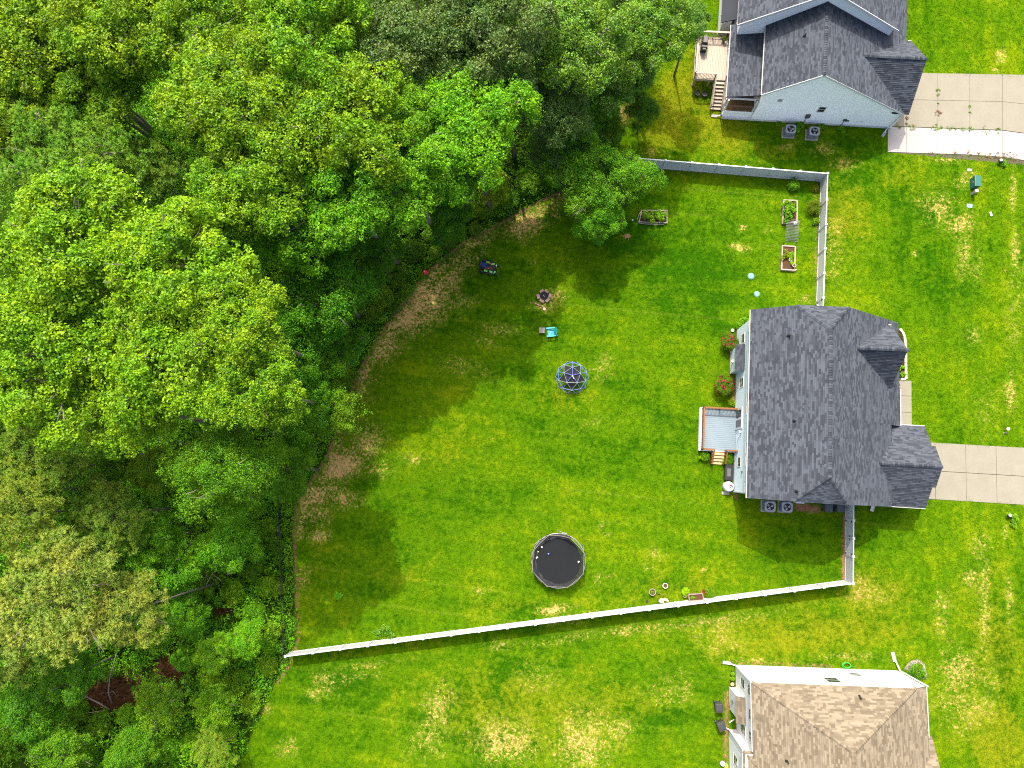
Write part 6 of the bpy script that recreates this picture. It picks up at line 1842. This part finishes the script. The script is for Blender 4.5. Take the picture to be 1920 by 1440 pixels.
MARKS = [('the red ball', 797, 511), ('the riding mower', 917, 480), ('the yellowish olive shrub', 922, 352), ('the end of the bottom fence', 535, 1225), ('the chain link fence', 535, 1060), ('the wispy tree at the lawn edge', 615, 740), ('the dark gap in the woods', 510, 540),
         ('the forked bare branch', 180, 1315), ('the curled grey branch', 398, 1085), ('the tree overhanging the top fence', 1128, 330), ('the big pale pine', 160, 1110), ('the small yellow-green pine', 400, 1410)]
used = {}
for i, (x, y, r) in enumerate(EDGE_BUSH):
    k = random.uniform(.75, 1.15) if x < 560 else random.uniform(.55, .85)
    nm, mx_, my_ = min(MARKS, key=lambda q: math.hypot(q[1]-x, q[2]-y))
    dx, dy = x-mx_, y-my_
    v = '' if abs(dy) < .4*abs(dx) else ('above' if dy < 0 else 'below')
    h = '' if abs(dx) < .4*abs(dy) else ('left' if dx < 0 else 'right')
    where = ' '.join(q for q in (v, h) if q)+('' if v and not h else ' of')
    used[(where, nm)] = used.get((where, nm), 0)+1
    n = used[(where, nm)]
    lab = f"{('', 'another ', 'third ', 'fourth ')[min(n, 4)-1]}green understory bush {where} {nm}"
    bush('understory_bush', lab, x, y, r, ('bush0', 'bush1', 'bush2', 'mid0')[i % 4], (k*random.uniform(.85, 1.1), k*1.15, k*random.uniform(.8, 1.1)), None, 'bushes of the woodland edge', 'bush', squash=.9)

# dead wood in the lower left
def deadwood(label, pts, side, rad):
    c = P(*pts[0])
    t = thing('dead_branch', label, 'branch', c)
    q = [P(*p)-c for p in pts]
    MB().path(q, [rad*(1-.75*i/(len(q)-1)) for i in range(len(q))], 6).build('limb', TWIG, t, True)
    for i, s in enumerate(side):
        q = [P(*p)-c for p in s]
        MB().path(q, [rad*.5*(1-.7*k/(len(q)-1)) for k in range(len(q))], 5).build('side_branch', TWIG, t, True)
deadwood('forked bare branch lying over brown ground in the lower left', [(205, 1330, .4), (185, 1318, 1.0), (165, 1308, 1.4), (150, 1300, 1.7)], [[(165, 1308, 1.4), (158, 1290, 1.9), (154, 1278, 2.1)], [(198, 1332, .5), (170, 1336, .7), (143, 1338, .8)]], .10)
deadwood('long thin bare branch rising from the pale pine over brown ground', [(210, 1318, .3), (203, 1300, .8), (206, 1270, 1.8), (218, 1225, 3.2)], [[(203, 1300, .8), (212, 1296, 1.0), (218, 1304, 1.0)]], .08)
deadwood('curled grey bare branch in the dark bushes right of the pines', [(384, 1102, 2.9), (390, 1090, 3.2), (398, 1076, 3.6), (410, 1084, 3.6), (416, 1092, 3.5)], [[(390, 1090, 3.2), (386, 1074, 3.7), (394, 1070, 3.8)], [(398, 1076, 3.6), (404, 1070, 3.8), (414, 1076, 3.7)], [(394, 1082, 3.4), (406, 1090, 3.5)]], .06)
deadwood('pale fallen limb showing in a gap of the big bright trees', [(358, 628, 17.6), (385, 640, 18.2), (412, 655, 18.4), (436, 669, 18.2), (452, 684, 17.8)], [[(385, 640, 18.2), (402, 662, 18.0)], [(352, 668, 17.4), (374, 670, 17.7), (398, 660, 18)]], .15)
deadwood('bare pale twigs beside the dull green tree left of the weathered deck', [(1118, 128, 8), (1130, 118, 9.4), (1148, 112, 9.8)], [[(1130, 118, 9.4), (1136, 128, 9.2), (1146, 134, 9)], [(1124, 123, 9), (1140, 122, 9.5)]], .08)
deadwood('single pale bare limb over the dark tree near the worn soil patch', [(1150, 160, 6), (1160, 170, 7), (1171, 182, 7.4)], [[(1160, 170, 7), (1158, 178, 7)]], .08)

# undergrowth: leaves and vines close to the woodland floor, too many to count
def undergrowth():
    rng = np.random.default_rng(21)
    n = 32000
    px = np.concatenate([rng.uniform(250, 1180, n), rng.uniform(-80, 620, n*2//3), rng.uniform(-120, 900, n//2)]); py = np.concatenate([rng.uniform(120, 960, n), rng.uniform(900, 1480, n*2//3), rng.uniform(60, 1000, n//2)])
    d = np.stack([(px-960)/FPX, -(py-720)/FPX, -np.ones_like(px)], -1) @ RM.T
    s = -ALT/d[:, 2]; X, Y = d[:, 0]*s, d[:, 1]*s
    wd = wood_dist(px, py)
    clear = np.zeros(len(px))
    for x, y, a, b in ((215, 1300, 75, 36), (330, 1245, 40, 26), (150, 1330, 30, 20), (70, 1440, 60, 30), (640, 590, 20, 20), (420, 1145, 30, 10)):
        clear = np.maximum(clear, np.exp(-(((px-x)/a)**2+((py-y)/b)**2)))
    keep = (wd > rng.uniform(-.35, .25, len(px))) & (rng.random(len(px)) > clear*1.5) 
    X, Y, wd = X[keep], Y[keep], wd[keep]
    lump = .5+.5*np.sin(X*1.3+np.cos(Y*.9)*2)*np.sin(Y*1.1+X*.4)
    Z = .06+rng.random(len(X))**1.4*np.clip(.25+wd*.55, .15, 1.7)*(.35+lump)
    S = np.stack([X, Y, Z], 1)
    Nn = np.stack([rng.normal(0, .45, len(X)), rng.normal(0, .45, len(X)), np.ones(len(X))], 1)
    V, F, ti = spray_leaves(rng, S, Nn, 8, .28, .19, .55, .55, .35)
    o = link('undergrowth', np_mesh('undergrowth', V, F, LEAF_FINE, ti))
    o.color = (1.0, 1.25, .9, 1)
    tag(o, 'tangled green undergrowth and vines along the edge of the woods', 'undergrowth', kind='stuff')
undergrowth()
grow_grass()
